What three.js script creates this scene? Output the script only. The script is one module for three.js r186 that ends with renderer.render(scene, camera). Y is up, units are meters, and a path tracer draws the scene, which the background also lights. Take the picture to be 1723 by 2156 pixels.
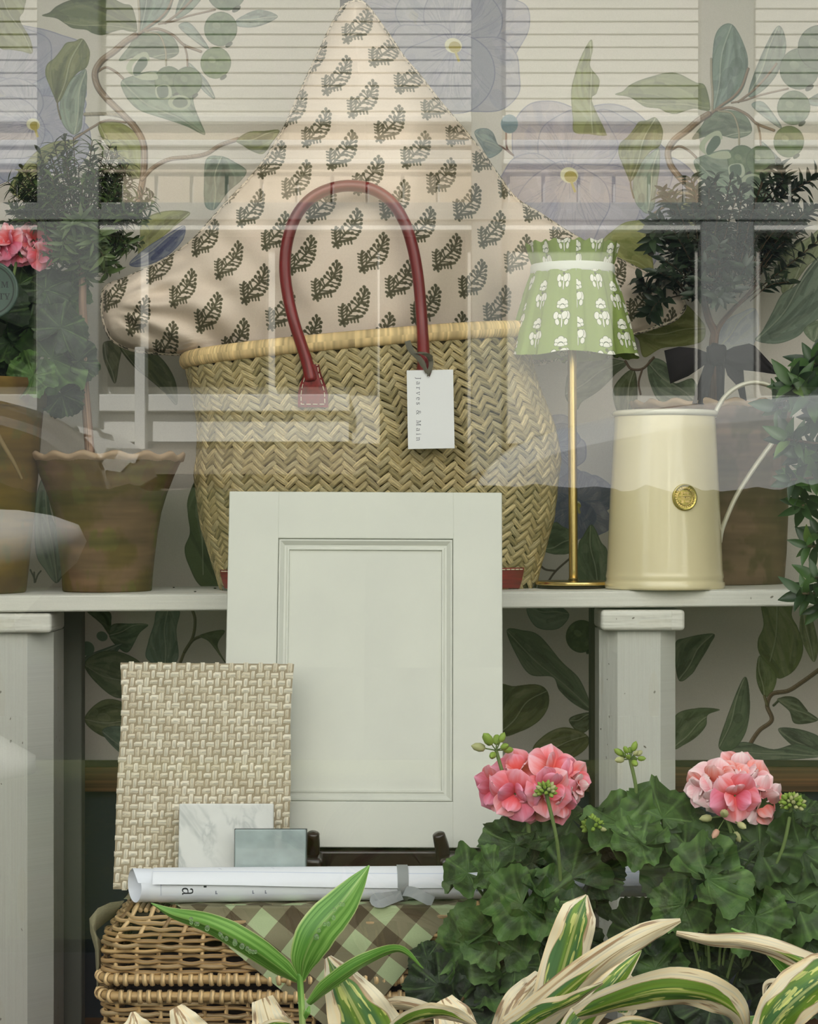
import * as THREE from 'three';
import { mergeGeometries, mergeVertices, toCreasedNormals } from 'three/addons/utils/BufferGeometryUtils.js';
import { RoundedBoxGeometry } from 'three/addons/geometries/RoundedBoxGeometry.js';

// ---------- camera, sky, sun, exposure ----------
const FOC = 4400, CAMZ = 2.42, CAMY = 1.45, CX = 861.5, HY = 1078;   // focal length in pixels of a 1723 x 2156 picture
const scene = new THREE.Scene();
const camera = new THREE.PerspectiveCamera(2 * Math.atan(1078 / FOC) * 180 / Math.PI, 1723 / 2156, 0.05, 60);
camera.position.set(0, CAMY, CAMZ);
camera.lookAt(0, CAMY, 0);
scene.add(camera);
const renderer = new THREE.WebGLRenderer({ antialias: true });
renderer.toneMapping = THREE.LinearToneMapping;
renderer.toneMappingExposure = 1.17;
renderer.shadowMap.enabled = true;
scene.background = new THREE.Color(0.88, 0.95, 1.0).multiplyScalar(1.15);
const sun = new THREE.DirectionalLight(new THREE.Color(1.0, 0.975, 0.945), 12.0);
sun.position.set(-2.5, 9.6, -4.5);
sun.target.position.set(0, 1, 5);
sun.castShadow = true; sun.shadow.radius = 8; sun.shadow.mapSize.set(2048, 2048);
Object.assign(sun.shadow.camera, { left: -8, right: 8, top: 8, bottom: -8, near: 0.5, far: 30 });
scene.add(sun, sun.target);

// ---------- helpers ----------
const V = (x, y, z) => new THREE.Vector3(x, y, z);
const rng = (s) => () => { s |= 0; s = s + 0x6D2B79F5 | 0; let t = Math.imul(s ^ s >>> 15, 1 | s); t = t + Math.imul(t ^ t >>> 7, 61 | t) ^ t; return ((t ^ t >>> 14) >>> 0) / 4294967296; };
const lerp = (a, b, t) => a + (b - a) * t, clamp = (x, a = 0, b = 1) => Math.min(b, Math.max(a, x));
const smooth = (a, b, x) => { const t = clamp((x - a) / (b - a)); return t * t * (3 - 2 * t); };
// a point seen at (px, py) of the photograph and standing at depth z
const P = (px, py, z) => V((px - CX) * (CAMZ - z) / FOC, CAMY - (py - HY) * (CAMZ - z) / FOC, z);
const M = (z) => (CAMZ - z) / FOC;                                   // metres per pixel at depth z
const hash = (x, y, s = 0) => { let h = Math.imul(x | 0, 374761393) + Math.imul(y | 0, 668265263) + Math.imul(s | 0, 974711); h = Math.imul(h ^ h >>> 13, 1274126177); return ((h ^ h >>> 16) >>> 0) / 4294967296; };
const vnoise = (x, y, s = 0, per = 0) => {
  const X = Math.floor(x), Y = Math.floor(y), u = x - X, v = y - Y, a = u * u * (3 - 2 * u), b = v * v * (3 - 2 * v), w = (i) => per ? ((i % per) + per) % per : i;
  return lerp(lerp(hash(w(X), w(Y), s), hash(w(X + 1), w(Y), s), a), lerp(hash(w(X), w(Y + 1), s), hash(w(X + 1), w(Y + 1), s), a), b);
};
const fbm = (x, y, s = 0, oct = 4, per = 0) => { let t = 0, a = 0.5; for (let i = 0; i < oct; i++) { t += a * vnoise(x, y, s + i, per); x *= 2; y *= 2; per *= 2; a *= 0.5; } return t / (1 - Math.pow(0.5, oct)); };

const counts = {};
const numbered = (n) => { const k = counts[n] = (counts[n] ?? -1) + 1; return k ? n + '_' + String(k).padStart(3, '0') : n; };
function tag(o, label, category, group, kind) {
  o.userData.label = label;
  if (category) o.userData.category = category;
  if (group) o.userData.group = group;
  if (kind) o.userData.kind = kind;
  return o;
}
function thing(name, label, category, at, group, kind) {
  const o = new THREE.Group(); o.name = numbered(name); o.position.copy(at); scene.add(o);
  return tag(o, label, category, group, kind);
}
const worldOffset = (o) => { const v = V(0, 0, 0); for (let p = o; p && p !== scene; p = p.parent) v.add(p.position); return v; };
// geometry given in world coordinates becomes a part of its thing
function part(parent, name, geo, mat, label) {
  const w = worldOffset(parent); geo.translate(-w.x, -w.y, -w.z);
  const m = new THREE.Mesh(geo, mat); m.name = name; m.castShadow = m.receiveShadow = true; parent.add(m);
  if (label) m.userData.label = label;
  return m;
}
// one of many alike pieces that share a geometry
function piece(parent, name, geo, mat, pos, quat, scale) {
  const m = new THREE.Mesh(geo, mat); m.name = name; m.castShadow = m.receiveShadow = true;
  m.position.copy(pos).sub(worldOffset(parent)); if (quat) m.quaternion.copy(quat);
  if (scale) typeof scale === 'number' ? m.scale.setScalar(scale) : m.scale.copy(scale);
  parent.add(m); return m;
}
function solo(name, geo, mat, label, category, group, kind) {
  geo.computeBoundingBox(); const b = geo.boundingBox, c = V((b.min.x + b.max.x) / 2, b.min.y, (b.min.z + b.max.z) / 2);
  geo.translate(-c.x, -c.y, -c.z);
  const m = new THREE.Mesh(geo, mat); m.name = numbered(name); m.position.copy(c); m.castShadow = m.receiveShadow = true; scene.add(m);
  return tag(m, label, category, group, kind);
}
function setting(name, geo, mat) { const m = new THREE.Mesh(geo, mat); m.name = numbered(name); m.castShadow = m.receiveShadow = true; m.userData.kind = 'structure'; scene.add(m); return m; }
const box = (x0, x1, y0, y1, z0, z1, r = 0) => (r ? new RoundedBoxGeometry(x1 - x0, y1 - y0, z1 - z0, 2, r) : new THREE.BoxGeometry(x1 - x0, y1 - y0, z1 - z0)).translate((x0 + x1) / 2, (y0 + y1) / 2, (z0 + z1) / 2);
// surface from rows of points; uv runs 0..1 unless given
function grid(rows, closeU = false, uvs) {
  const n = rows.length, m = rows[0].length, pos = [], uv = [], idx = [];
  for (let i = 0; i < n; i++) for (let j = 0; j < m; j++) { const p = rows[i][j]; pos.push(p.x, p.y, p.z); const t = uvs ? uvs(i, j, p) : [j / (m - 1), i / (n - 1)]; uv.push(t[0], t[1]); }
  for (let i = 0; i < n - 1; i++) for (let j = 0; j < m - 1; j++) { const a = i * m + j, b = a + 1, c = a + m, d = c + 1; idx.push(a, b, d, a, d, c); }
  const g = new THREE.BufferGeometry();
  g.setAttribute('position', new THREE.Float32BufferAttribute(pos, 3)); g.setAttribute('uv', new THREE.Float32BufferAttribute(uv, 2)); g.setIndex(idx);
  g.computeVertexNormals();
  if (closeU) { const N = g.attributes.normal; for (let i = 0; i < n; i++) { const a = i * m, b = a + m - 1, x = N.getX(a) + N.getX(b), y = N.getY(a) + N.getY(b), z = N.getZ(a) + N.getZ(b), l = Math.hypot(x, y, z) || 1; N.setXYZ(a, x / l, y / l, z / l); N.setXYZ(b, x / l, y / l, z / l); } }
  return g;
}
// tube along points with a radius that may vary; ends capped by a small cone
function tube(pts, rad, seg = 8, sub = 0) {
  if (sub) pts = new THREE.CatmullRomCurve3(pts, false, 'centripetal').getPoints(sub);
  const n = pts.length, R = typeof rad === 'function' ? rad : () => rad, rows = [];
  let side = null, len = 0;
  const t0 = pts[1].clone().sub(pts[0]).normalize(); side = Math.abs(t0.y) < 0.9 ? V(0, 1, 0) : V(1, 0, 0); side.cross(t0).normalize();
  const ring = (c, t, r) => { side.addScaledVector(t, -side.dot(t)).normalize(); const up = t.clone().cross(side), a = []; for (let j = 0; j <= seg; j++) { const f = j / seg * Math.PI * 2; a.push(c.clone().addScaledVector(side, Math.cos(f) * r).addScaledVector(up, Math.sin(f) * r)); } return a; };
  const lens = [0];
  for (let i = 0; i < n; i++) {
    const t = pts[Math.min(n - 1, i + 1)].clone().sub(pts[Math.max(0, i - 1)]).normalize(); if (i) { len += pts[i].distanceTo(pts[i - 1]); }
    const r = R(i / (n - 1));
    if (i === 0) { rows.push(ring(pts[0].clone().addScaledVector(t, -r * 0.35), t, r * 0.01)); lens[0] = -r; rows.push(ring(pts[0].clone().addScaledVector(t, -r * 0.2), t, r * 0.75)); lens.push(-r / 2); lens.push(0); }
    else lens.push(len);
    rows.push(ring(pts[i], t, r));
    if (i === n - 1) { rows.push(ring(pts[i].clone().addScaledVector(t, r * 0.2), t, r * 0.75)); rows.push(ring(pts[i].clone().addScaledVector(t, r * 0.35), t, r * 0.01)); lens.push(len + r / 2, len + r); }
  }
  return grid(rows, true, (i, j) => [lens[i], j / seg]);
}
// surface of revolution about a vertical axis at c; profile [[radius, y], ...] ; mod(theta, i) scales the radius
function revolve(c, prof, seg = 48, mod, lift, kz = 1) {
  const rows = prof.map(([r, y], i) => { const a = []; for (let j = 0; j <= seg; j++) { const f = j / seg * Math.PI * 2, k = mod ? mod(f, i) : 1; a.push(V(c.x - Math.sin(f) * r * k, y + (lift ? lift(f, i) : 0), c.z - Math.cos(f) * r * k * kz)); } return a; });
  const len = [0]; for (let i = 1; i < prof.length; i++) len.push(len[i - 1] + Math.hypot(prof[i][0] - prof[i - 1][0], prof[i][1] - prof[i - 1][1]));
  const around = Math.PI * 2 * Math.max(...prof.map((p) => p[0])), tiles = Math.max(1, Math.round(around / 0.5));
  return grid(rows, true, (i, j) => [j / seg * tiles, len[i] / (around / tiles)]);
}
const curve = (pts, n) => new THREE.CatmullRomCurve3(pts, false, 'centripetal').getPoints(n);
const qFrom = (x, y, z) => new THREE.Quaternion().setFromRotationMatrix(new THREE.Matrix4().makeBasis(x, y, z));
// frame whose y axis runs along dir and whose z axis faces towards n
function aim(dir, n) { const y = dir.clone().normalize(), x = y.clone().cross(n).normalize(), z = x.clone().cross(y).normalize(); return qFrom(x, y, z); }

function canvasTex(w, h, draw, o = {}) {
  const c = document.createElement('canvas'); c.width = w; c.height = h; const g = c.getContext('2d'); draw(g, w, h);
  const t = new THREE.CanvasTexture(c); if (o.srgb !== false) t.colorSpace = THREE.SRGBColorSpace;
  t.wrapS = t.wrapT = o.clamp ? THREE.ClampToEdgeWrapping : THREE.RepeatWrapping; t.anisotropy = 8;
  if (o.rep) t.repeat.set(o.rep[0], o.rep[1]);
  return t;
}
// per-pixel texture: f(x, y in 0..1) returns [r, g, b] in 0..255
function pixTex(w, h, f, o = {}) {
  return canvasTex(w, h, (g) => { const d = g.createImageData(w, h); for (let y = 0; y < h; y++) for (let x = 0; x < w; x++) { const c = f(x / w, y / h), k = (y * w + x) * 4; d.data[k] = c[0]; d.data[k + 1] = c[1]; d.data[k + 2] = c[2]; d.data[k + 3] = 255; } g.putImageData(d, 0, 0); }, o);
}
function speckle(g, w, h, amp, seed) {   // even paper / cloth grain over a finished drawing
  const d = g.getImageData(0, 0, w, h), r = rng(seed);
  for (let i = 0; i < d.data.length; i += 4) { const k = (r() - 0.5) * amp; d.data[i] = clamp(d.data[i] + k, 0, 255); d.data[i + 1] = clamp(d.data[i + 1] + k, 0, 255); d.data[i + 2] = clamp(d.data[i + 2] + k, 0, 255); }
  g.putImageData(d, 0, 0);
}
const mat = (o) => new THREE.MeshStandardMaterial({ roughness: 0.7, side: THREE.DoubleSide, ...o });
const phys = (o) => new THREE.MeshPhysicalMaterial({ roughness: 0.5, side: THREE.DoubleSide, ...o });
const rgb = (r, g, b) => new THREE.Color().setRGB(r / 255, g / 255, b / 255, THREE.SRGBColorSpace);
const mixc = (a, b, t) => [lerp(a[0], b[0], t), lerp(a[1], b[1], t), lerp(a[2], b[2], t)];
const css = (c, a = 1) => `rgba(${c[0] | 0},${c[1] | 0},${c[2] | 0},${a})`;

// ---------- the printed and woven surfaces ----------
function blob(g, pts) {   // smooth closed outline
  const n = pts.length; g.beginPath();
  for (let i = 0; i < n; i++) {
    const a = pts[(i + n - 1) % n], b = pts[i], c = pts[(i + 1) % n], d = pts[(i + 2) % n];
    if (!i) g.moveTo(b[0], b[1]);
    g.bezierCurveTo(b[0] + (c[0] - a[0]) / 6, b[1] + (c[1] - a[1]) / 6, c[0] - (d[0] - b[0]) / 6, c[1] - (d[1] - b[1]) / 6, c[0], c[1]);
  }
  g.closePath();
}
function sweepLine(g, pts) { g.beginPath(); const c = curve(pts.map((p) => V(p[0], p[1], 0)), pts.length * 8); c.forEach((p, i) => i ? g.lineTo(p.x, p.y) : g.moveTo(p.x, p.y)); g.stroke(); }
function paintLeaf(g, pts, col, o = {}) {
  const r = rng(o.seed ?? Math.round(pts[0][0] * 7 + pts[0][1] * 13)); col = mixc(col, [196, 198, 176], 0.16);
  let A, B, best = -1;
  for (const a of pts) for (const b of pts) { const d = (a[0] - b[0]) ** 2 + (a[1] - b[1]) ** 2; if (d > best) { best = d; A = a; B = b; } }
  if (o.axis) [A, B] = o.axis;
  const dx = B[0] - A[0], dy = B[1] - A[1], L = Math.hypot(dx, dy), ux = dx / L, uy = dy / L;
  let wid = 0; for (const p of pts) wid = Math.max(wid, Math.abs((p[0] - A[0]) * -uy + (p[1] - A[1]) * ux));
  const dark = o.dark ?? col.map((c) => c * 0.62), light = o.light ?? mixc(col, [215, 215, 190], 0.45);
  g.save(); blob(g, pts); g.globalAlpha = o.alpha ?? 0.95; g.fillStyle = css(col); g.fill(); g.globalAlpha = 1; g.clip();
  g.lineCap = 'round';
  for (let i = 0; i < (o.streaks ?? 46); i++) {
    const off = (r() * 2 - 1) * wid, s = r() * 0.7, e = s + 0.15 + r() * 0.5, c = r() < 0.55 ? dark : light, bow = (r() - 0.5) * wid * 0.4;
    g.strokeStyle = css(c, 0.09 + r() * 0.24); g.lineWidth = 3 + r() * wid * 0.18;
    const q = (t, k) => [A[0] + dx * t - uy * (off * Math.sin(Math.PI * clamp(t, 0.05, 0.95)) + k), A[1] + dy * t + ux * (off * Math.sin(Math.PI * clamp(t, 0.05, 0.95)) + k)];
    g.beginPath(); g.moveTo(...q(s, 0)); g.quadraticCurveTo(...q((s + e) / 2, bow), ...q(e, 0)); g.stroke();
  }
  for (let i = 0; i < 7; i++) { g.fillStyle = css(r() < 0.6 ? dark : light, 0.16 + r() * 0.2); const t = r(), off = (r() - 0.5) * wid * 1.2; g.beginPath(); g.ellipse(A[0] + dx * t - uy * off, A[1] + dy * t + ux * off, wid * (0.2 + r() * 0.5), wid * (0.08 + r() * 0.18), Math.atan2(uy, ux) + (r() - 0.5) * 0.5, 0, 7); g.fill(); }
  const rib = o.rib ?? [A, [A[0] + dx * 0.35 - uy * wid * 0.14, A[1] + dy * 0.35 + ux * wid * 0.14], [A[0] + dx * 0.7, A[1] + dy * 0.7], B];
  g.strokeStyle = css(mixc(light, [225, 222, 200], 0.4), 0.7); g.lineWidth = 2.2; sweepLine(g, rib);
  g.strokeStyle = css(dark, 0.3); g.lineWidth = 1.3; sweepLine(g, rib.map((p) => [p[0] + 2.5, p[1] + 1.5]));
  blob(g, pts); g.strokeStyle = css(dark, 0.5); g.lineWidth = 3; g.stroke();
  g.restore();
}
function paintBerry(g, x, y, R, col, seed) {
  const r = rng(seed), dark = col.map((c) => c * 0.66), light = mixc(col, [205, 210, 180], 0.5);
  g.save(); g.beginPath(); g.ellipse(x, y, R, R * 1.04, 0.2, 0, 7); g.fillStyle = css(col); g.fill(); g.clip();
  for (let i = 0; i < 40; i++) { const f = r() * 6.28, q = Math.sqrt(r()) * R; g.fillStyle = css(r() < 0.55 ? dark : light, 0.08 + r() * 0.08); g.beginPath(); g.ellipse(x + Math.cos(f) * q, y + Math.sin(f) * q, R * (0.12 + r() * 0.3), R * (0.08 + r() * 0.15), r() * 3, 0, 7); g.fill(); }
  g.fillStyle = css(light, 0.5); g.beginPath(); g.ellipse(x - R * 0.25, y - R * 0.2, R * 0.26, R * 0.2, 0.5, 0, 7); g.fill();
  g.beginPath(); g.ellipse(x, y, R, R * 1.04, 0.2, 0, 7); g.strokeStyle = css(dark, 0.6); g.lineWidth = 3; g.stroke();
  g.restore();
  g.fillStyle = css(dark.map((c) => c * 0.8), 0.9); g.beginPath(); g.ellipse(x + R * 0.5, y + R * 0.95, R * 0.25, R * 0.13, -0.6, 0, 7); g.fill();
}
function paintStem(g, pts, w, col = [138, 116, 96]) {
  const dark = col.map((c) => c * 0.6), light = mixc(col, [230, 222, 205], 0.5);
  g.lineCap = g.lineJoin = 'round';
  g.strokeStyle = css(dark, 0.85); g.lineWidth = w; sweepLine(g, pts);
  g.strokeStyle = css(col); g.lineWidth = w * 0.72; sweepLine(g, pts.map((p) => [p[0] - w * 0.08, p[1] - w * 0.1]));
  g.strokeStyle = css(light, 0.6); g.lineWidth = Math.max(0.8, w * 0.2); sweepLine(g, pts.map((p) => [p[0] - w * 0.2, p[1] - w * 0.2]));
  const r = rng(Math.round(pts[0][0])); g.strokeStyle = css(dark, 0.35); g.lineWidth = 1;
  const c = curve(pts.map((p) => V(p[0], p[1], 0)), 40); for (const p of c) if (w > 7 && r() < 0.5) { g.beginPath(); g.moveTo(p.x - w * 0.3, p.y - 3); g.lineTo(p.x + w * 0.3 * r(), p.y + 4); g.stroke(); }
}
function paintPansy(g, x, y, R, rot, seed, tint = [160, 160, 182]) {
  const r = rng(seed);
  for (const [f, d, s] of [[-2.2, 0.62, 0.72], [-0.75, 0.66, 0.74], [-1.5, 0.5, 0.66], [2.5, 0.62, 0.68], [0.55, 0.66, 0.72], [1.55, 0.5, 0.78]]) {
    const a = f + rot, cx = x + Math.cos(a) * R * d, cy = y + Math.sin(a) * R * d, pts = [];
    for (let i = 0; i < 12; i++) { const t = i / 12 * 6.283, q = R * s * (0.9 + 0.2 * r()); pts.push([cx + Math.cos(t) * q, cy + Math.sin(t) * q * 0.92]); }
    const col = mixc(tint, [188, 182, 190], r() * 0.6);
    g.save(); blob(g, pts); g.globalAlpha = 0.9; g.fillStyle = css(col); g.fill(); g.clip();
    g.globalAlpha = 1; g.lineWidth = 1.2;
    for (let i = 0; i < 26; i++) { g.fillStyle = css(r() < 0.5 ? [134, 136, 166] : [206, 202, 214], 0.1 + 0.1 * r()); g.beginPath(); g.ellipse(cx + (r() - 0.5) * R * 1.3, cy + (r() - 0.5) * R * 1.3, R * (0.1 + 0.25 * r()), R * (0.04 + 0.1 * r()), a + (r() - 0.5), 0, 7); g.fill(); }
    for (let i = 0; i < 60; i++) { const b = a + (r() - 0.5) * 2.1, q0 = R * (0.3 + 0.4 * r()), q1 = q0 + R * (0.2 + 0.4 * r()); g.strokeStyle = css(r() < 0.6 ? [104, 106, 138] : [205, 200, 214], 0.1 + r() * 0.2); g.beginPath(); g.moveTo(x + Math.cos(b) * q0, y + Math.sin(b) * q0); g.quadraticCurveTo(x + Math.cos(b + 0.06) * (q0 + q1) * 0.5, y + Math.sin(b + 0.06) * (q0 + q1) * 0.5, x + Math.cos(b + (r() - 0.5) * 0.2) * q1, y + Math.sin(b + (r() - 0.5) * 0.2) * q1); g.stroke(); }
    blob(g, pts); g.strokeStyle = css([112, 114, 146], 0.55); g.lineWidth = 4; g.stroke(); g.restore();
  }
  for (let i = 0; i < 46; i++) { const b = r() * 6.283, q = R * (0.16 + 0.26 * r()); g.strokeStyle = css([104, 106, 140], 0.26); g.lineWidth = 1.6; g.beginPath(); g.moveTo(x + Math.cos(b) * R * 0.12, y + Math.sin(b) * R * 0.12); g.lineTo(x + Math.cos(b) * q, y + Math.sin(b) * q); g.stroke(); }
  g.fillStyle = css([222, 220, 190]); g.beginPath(); g.ellipse(x, y, R * 0.15, R * 0.13, 0.3, 0, 7); g.fill();
  g.fillStyle = css([176, 162, 84]); g.beginPath(); g.ellipse(x + 3, y + 3, R * 0.105, R * 0.095, 0.3, 0, 7); g.fill();
  g.strokeStyle = css([188, 176, 104]); g.lineWidth = 5; g.beginPath(); g.moveTo(x + 4, y + R * 0.1); g.lineTo(x + R * 0.1, y + R * 0.28); g.stroke();
}
const WALL = { x0: -130, y0: -110, w: 1990, h: 1740 };   // photograph pixels that the papered wall covers
function wallpaper(g, W, H) {
  const s = W / WALL.w;
  g.fillStyle = css([214, 209, 199]); g.fillRect(0, 0, W, H);
  const r = rng(5);
  for (let i = 0; i < 260; i++) { g.fillStyle = css(r() < 0.5 ? [224, 221, 213] : [200, 194, 180], 0.05); g.beginPath(); g.ellipse(r() * W, r() * H, 30 + r() * 130, 16 + r() * 50, r() * 3, 0, 7); g.fill(); }
  g.setTransform(s, 0, 0, s, -WALL.x0 * s, -WALL.y0 * s);
  const Z = (ox, oy, k) => (list) => list.map(([x, y]) => [ox + x / k, oy + y / k]);
  const olive = [110, 116, 60], moss = [84, 94, 40], sage = [126, 142, 106], teal = [112, 136, 124], ice = [140, 156, 154];
  // one hanging branch of the repeat, with its leaves and green fruit
  function branch(dx, dy) {
    const z = (l) => l.map(([x, y]) => [dx + x / 2.8717, dy + y / 2.8717]), b = (x, y, R, c, k) => paintBerry(g, dx + x / 2.8717, dy + y / 2.8717, R / 2.8717, c, k);
    paintLeaf(g, z([[1430, 120], [1560, 60], [1680, 100], [1560, 160], [1440, 160]]), ice);
    paintLeaf(g, z([[1140, 380], [1200, 430], [1260, 500], [1300, 595], [1240, 560], [1180, 480]]), ice);
    paintLeaf(g, z([[860, -260], [960, -330], [1050, -160], [1050, -10], [1010, 90], [920, 160], [850, 190], [840, 40]]), teal, { light: [165, 180, 176] });
    paintLeaf(g, z([[1060, 100], [1130, -120], [1240, -320], [1290, -200], [1240, -40], [1150, 70]]), [120, 138, 128]);
    paintLeaf(g, z([[720, 365], [780, 280], [830, 210], [960, 190], [1050, 230], [1080, 320], [990, 360], [880, 340], [800, 350]]), [108, 126, 104]);
    paintLeaf(g, z([[1080, 160], [1150, 140], [1240, 250], [1260, 300], [1180, 250]]), ice);
    b(1370, -60, 120, [100, 120, 96], 31); b(1335, 175, 100, [108, 128, 98], 32); b(1490, -190, 130, [104, 120, 100], 36);
    paintLeaf(g, z([[735, 490], [800, 460], [950, 430], [1200, 500], [1170, 600], [1190, 680], [1215, 740], [1238, 815], [1130, 765], [1000, 720], [850, 670], [780, 610], [740, 540]]), [112, 134, 114]);
    b(1020, 490, 86, [96, 116, 82], 33); b(1135, 495, 88, [102, 122, 86], 34);
    g.fillStyle = css([178, 186, 160]); blob(g, z([[770, 430], [775, 380], [830, 330], [885, 315], [905, 360], [880, 370], [850, 350], [800, 400], [815, 460], [880, 440], [940, 440], [950, 480], [850, 480]])); g.fill();
    g.fillStyle = css([84, 104, 84]); blob(g, z([[805, 440], [815, 400], [850, 350], [885, 350], [890, 390], [850, 440], [820, 460]])); g.fill();
    g.fillStyle = css([182, 190, 166]); blob(g, z([[945, 525], [1020, 515], [1040, 570], [1010, 600], [950, 590]])); g.fill();
    g.fillStyle = css([84, 104, 84]); blob(g, z([[950, 530], [1010, 520], [1015, 580], [965, 590]])); g.fill();
    g.fillStyle = css([168, 178, 152]); g.beginPath(); g.ellipse(dx + 1085 / 2.8717, dy + 620 / 2.8717, 24, 16, 0, 0, 7); g.fill();
    g.fillStyle = css([96, 112, 92]); g.beginPath(); g.ellipse(dx + 1090 / 2.8717, dy + 620 / 2.8717, 16, 11, 0, 0, 7); g.fill();
    b(1305, 380, 92, [112, 132, 84], 35);
    for (const l of [[[840, 210], [845, 100], [838, 0], [836, -120]]]) paintStem(g, z(l), 5, [168, 158, 136]);
    paintStem(g, z([[830, 215], [900, 160], [970, 110], [1020, 50], [1060, -60]]), 6);
    paintStem(g, z([[1000, 140], [1080, 80], [1160, 0], [1230, -90]]), 5);
    paintStem(g, z([[960, 145], [1040, 130], [1130, 100], [1300, 60]]), 4);
    paintStem(g, z([[870, 190], [950, 175], [1050, 215], [1110, 270], [1215, 312]]), 6);
    paintStem(g, z([[1115, 270], [1130, 330], [1135, 400]]), 4);
    paintStem(g, z([[880, 195], [960, 210], [1000, 300], [1005, 395]]), 4, [160, 152, 124]);
    paintStem(g, z([[590, 435], [640, 408], [700, 435], [745, 475]]), 5);
    paintStem(g, z([[515, 692], [620, 690], [720, 700], [810, 745]]), 8, [156, 146, 124]);
    paintStem(g, z([[450, 840], [560, 770], [640, 730], [760, 740]]), 5);
    paintLeaf(g, z([[255, 95], [300, 75], [340, 40], [400, 10], [480, -15], [560, -35], [640, -30], [740, 20], [800, 45], [830, 180], [790, 190], [740, 180], [690, 190], [620, 212], [560, 200], [520, 180], [440, 170], [390, 140], [340, 110]]), dx ? [112, 124, 74] : [74, 86, 36], { light: [150, 156, 112] });
    paintLeaf(g, z([[520, 420], [525, 520], [515, 600], [500, 700], [490, 780], [450, 815], [410, 790], [375, 740], [360, 660], [375, 560], [410, 490], [470, 450]]), [136, 154, 138]);
    paintLeaf(g, z([[500, 235], [540, 300], [540, 360], [520, 410], [470, 440], [420, 500], [390, 560], [370, 600], [345, 622], [330, 590], [300, 520], [275, 450], [285, 390], [330, 350], [370, 300], [400, 260], [450, 250]]), olive);
    paintStem(g, z([[345, 600], [352, 660], [368, 720]]), 3, [96, 84, 50]);
    paintLeaf(g, z([[600, 750], [700, 738], [780, 770], [850, 850], [850, 1000], [840, 1080], [760, 1050], [700, 950], [640, 870], [605, 810]]), [142, 146, 82]);
    paintStem(g, z([[820, 215], [760, 252], [690, 312], [612, 372], [575, 440], [590, 520], [640, 590], [700, 650], [760, 710], [820, 775], [865, 860], [875, 960], [862, 1100], [830, 1240]]), 14, [150, 128, 108]);
  }
  // pansies first, behind the branches
  const pz = Z(780, 0, 2.8717);
  paintPansy(g, 868, 30, 96, 1.2, 43, [166, 168, 180]); paintPansy(g, 955, 96, 122, 0.25, 41, [170, 172, 184]);
  paintPansy(g, 1262, 412, 150, 0.9, 46, [164, 164, 178]); paintPansy(g, 1222, 432, 84, 0.5, 45, [178, 174, 184]); paintPansy(g, 1199, 369, 128, 0.2, 42, [176, 170, 180]);
  paintPansy(g, -8, 204, 150, 0.2, 44, [160, 166, 188]); paintPansy(g, 70, 262, 96, 1.4, 47, [162, 170, 190]);
  paintLeaf(g, pz([[1335, 240], [1345, 300], [1330, 400], [1385, 480], [1370, 560], [1340, 610], [1420, 790], [1420, 820], [1330, 812], [1235, 800], [1225, 720], [1215, 560], [1240, 440], [1280, 330]]), [132, 140, 78], { rib: [[1243, 88], [1246, 150], [1244, 210], [1248, 280]] });
  paintStem(g, [[1081, 327], [1068, 312], [1066, 280]], 3.5, [110, 70, 60]); paintStem(g, [[1078, 325], [1050, 306], [1024, 304]], 3, [110, 70, 60]);
  g.fillStyle = css([128, 150, 160]); g.beginPath(); g.ellipse(1073, 261, 18, 20, 0, 0, 7); g.fill();
  paintLeaf(g, pz([[630, 800], [690, 775], [740, 800], [770, 870], [800, 900], [760, 940], [710, 955], [680, 900]]), [122, 142, 146]);
  branch(0, 0); branch(1207, 166);
  // leaves at the far left, around the left tree and below the cushion
  const z1 = Z(0, 0, 2.8717), z3 = Z(0, 640, 2), zl = Z(0, 0, 2);
  paintLeaf(g, z1([[0, -90], [150, -60], [145, 60], [120, 120], [180, 230], [195, 320], [130, 310], [60, 300], [0, 290], [-60, 200]]), olive);
  paintLeaf(g, z1([[60, 1150], [100, 1060], [160, 980], [240, 900], [340, 855], [470, 850], [420, 900], [300, 970], [220, 1100], [150, 1210]]), [142, 146, 84]);
  paintStem(g, z1([[860, 1085], [920, 1020], [1020, 965], [1150, 950], [1250, 930], [1330, 880], [1440, 842]]), 9, [160, 138, 118]);
  paintLeaf(g, z1([[1430, 850], [1500, 800], [1600, 792], [1690, 790], [1640, 870], [1590, 930], [1520, 912], [1470, 880]]), [118, 128, 62]);
  paintLeaf(g, z1([[1250, 960], [1340, 945], [1420, 980], [1490, 1030], [1460, 1090], [1380, 1160], [1330, 1230], [1290, 1270], [1240, 1240], [1235, 1100]]), [112, 136, 124]);
  paintLeaf(g, zl([[580, 1090], [590, 1010], [600, 930], [690, 890], [800, 895], [740, 950], [660, 1020], [610, 1070]]), [166, 168, 96]);
  paintLeaf(g, zl([[545, 1110], [620, 1040], [700, 990], [775, 950], [770, 1010], [700, 1080], [600, 1122]]), [140, 146, 172], { dark: [60, 66, 110] });
  paintLeaf(g, zl([[230, 1180], [310, 1130], [340, 1210], [330, 1300], [260, 1340], [190, 1300]]), [164, 172, 140]);
  paintLeaf(g, z3([[440, 160], [510, 170], [500, 260], [485, 335], [455, 280], [435, 220]]), [136, 142, 110]);
  paintLeaf(g, z3([[505, 175], [620, 190], [690, 240], [740, 330], [744, 425], [690, 370], [620, 310], [560, 260]]), [106, 116, 80]);
  paintLeaf(g, z3([[150, 830], [190, 720], [215, 880], [260, 1000], [275, 1100], [240, 1175], [190, 1120], [150, 1040]]), [138, 160, 146]);
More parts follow.
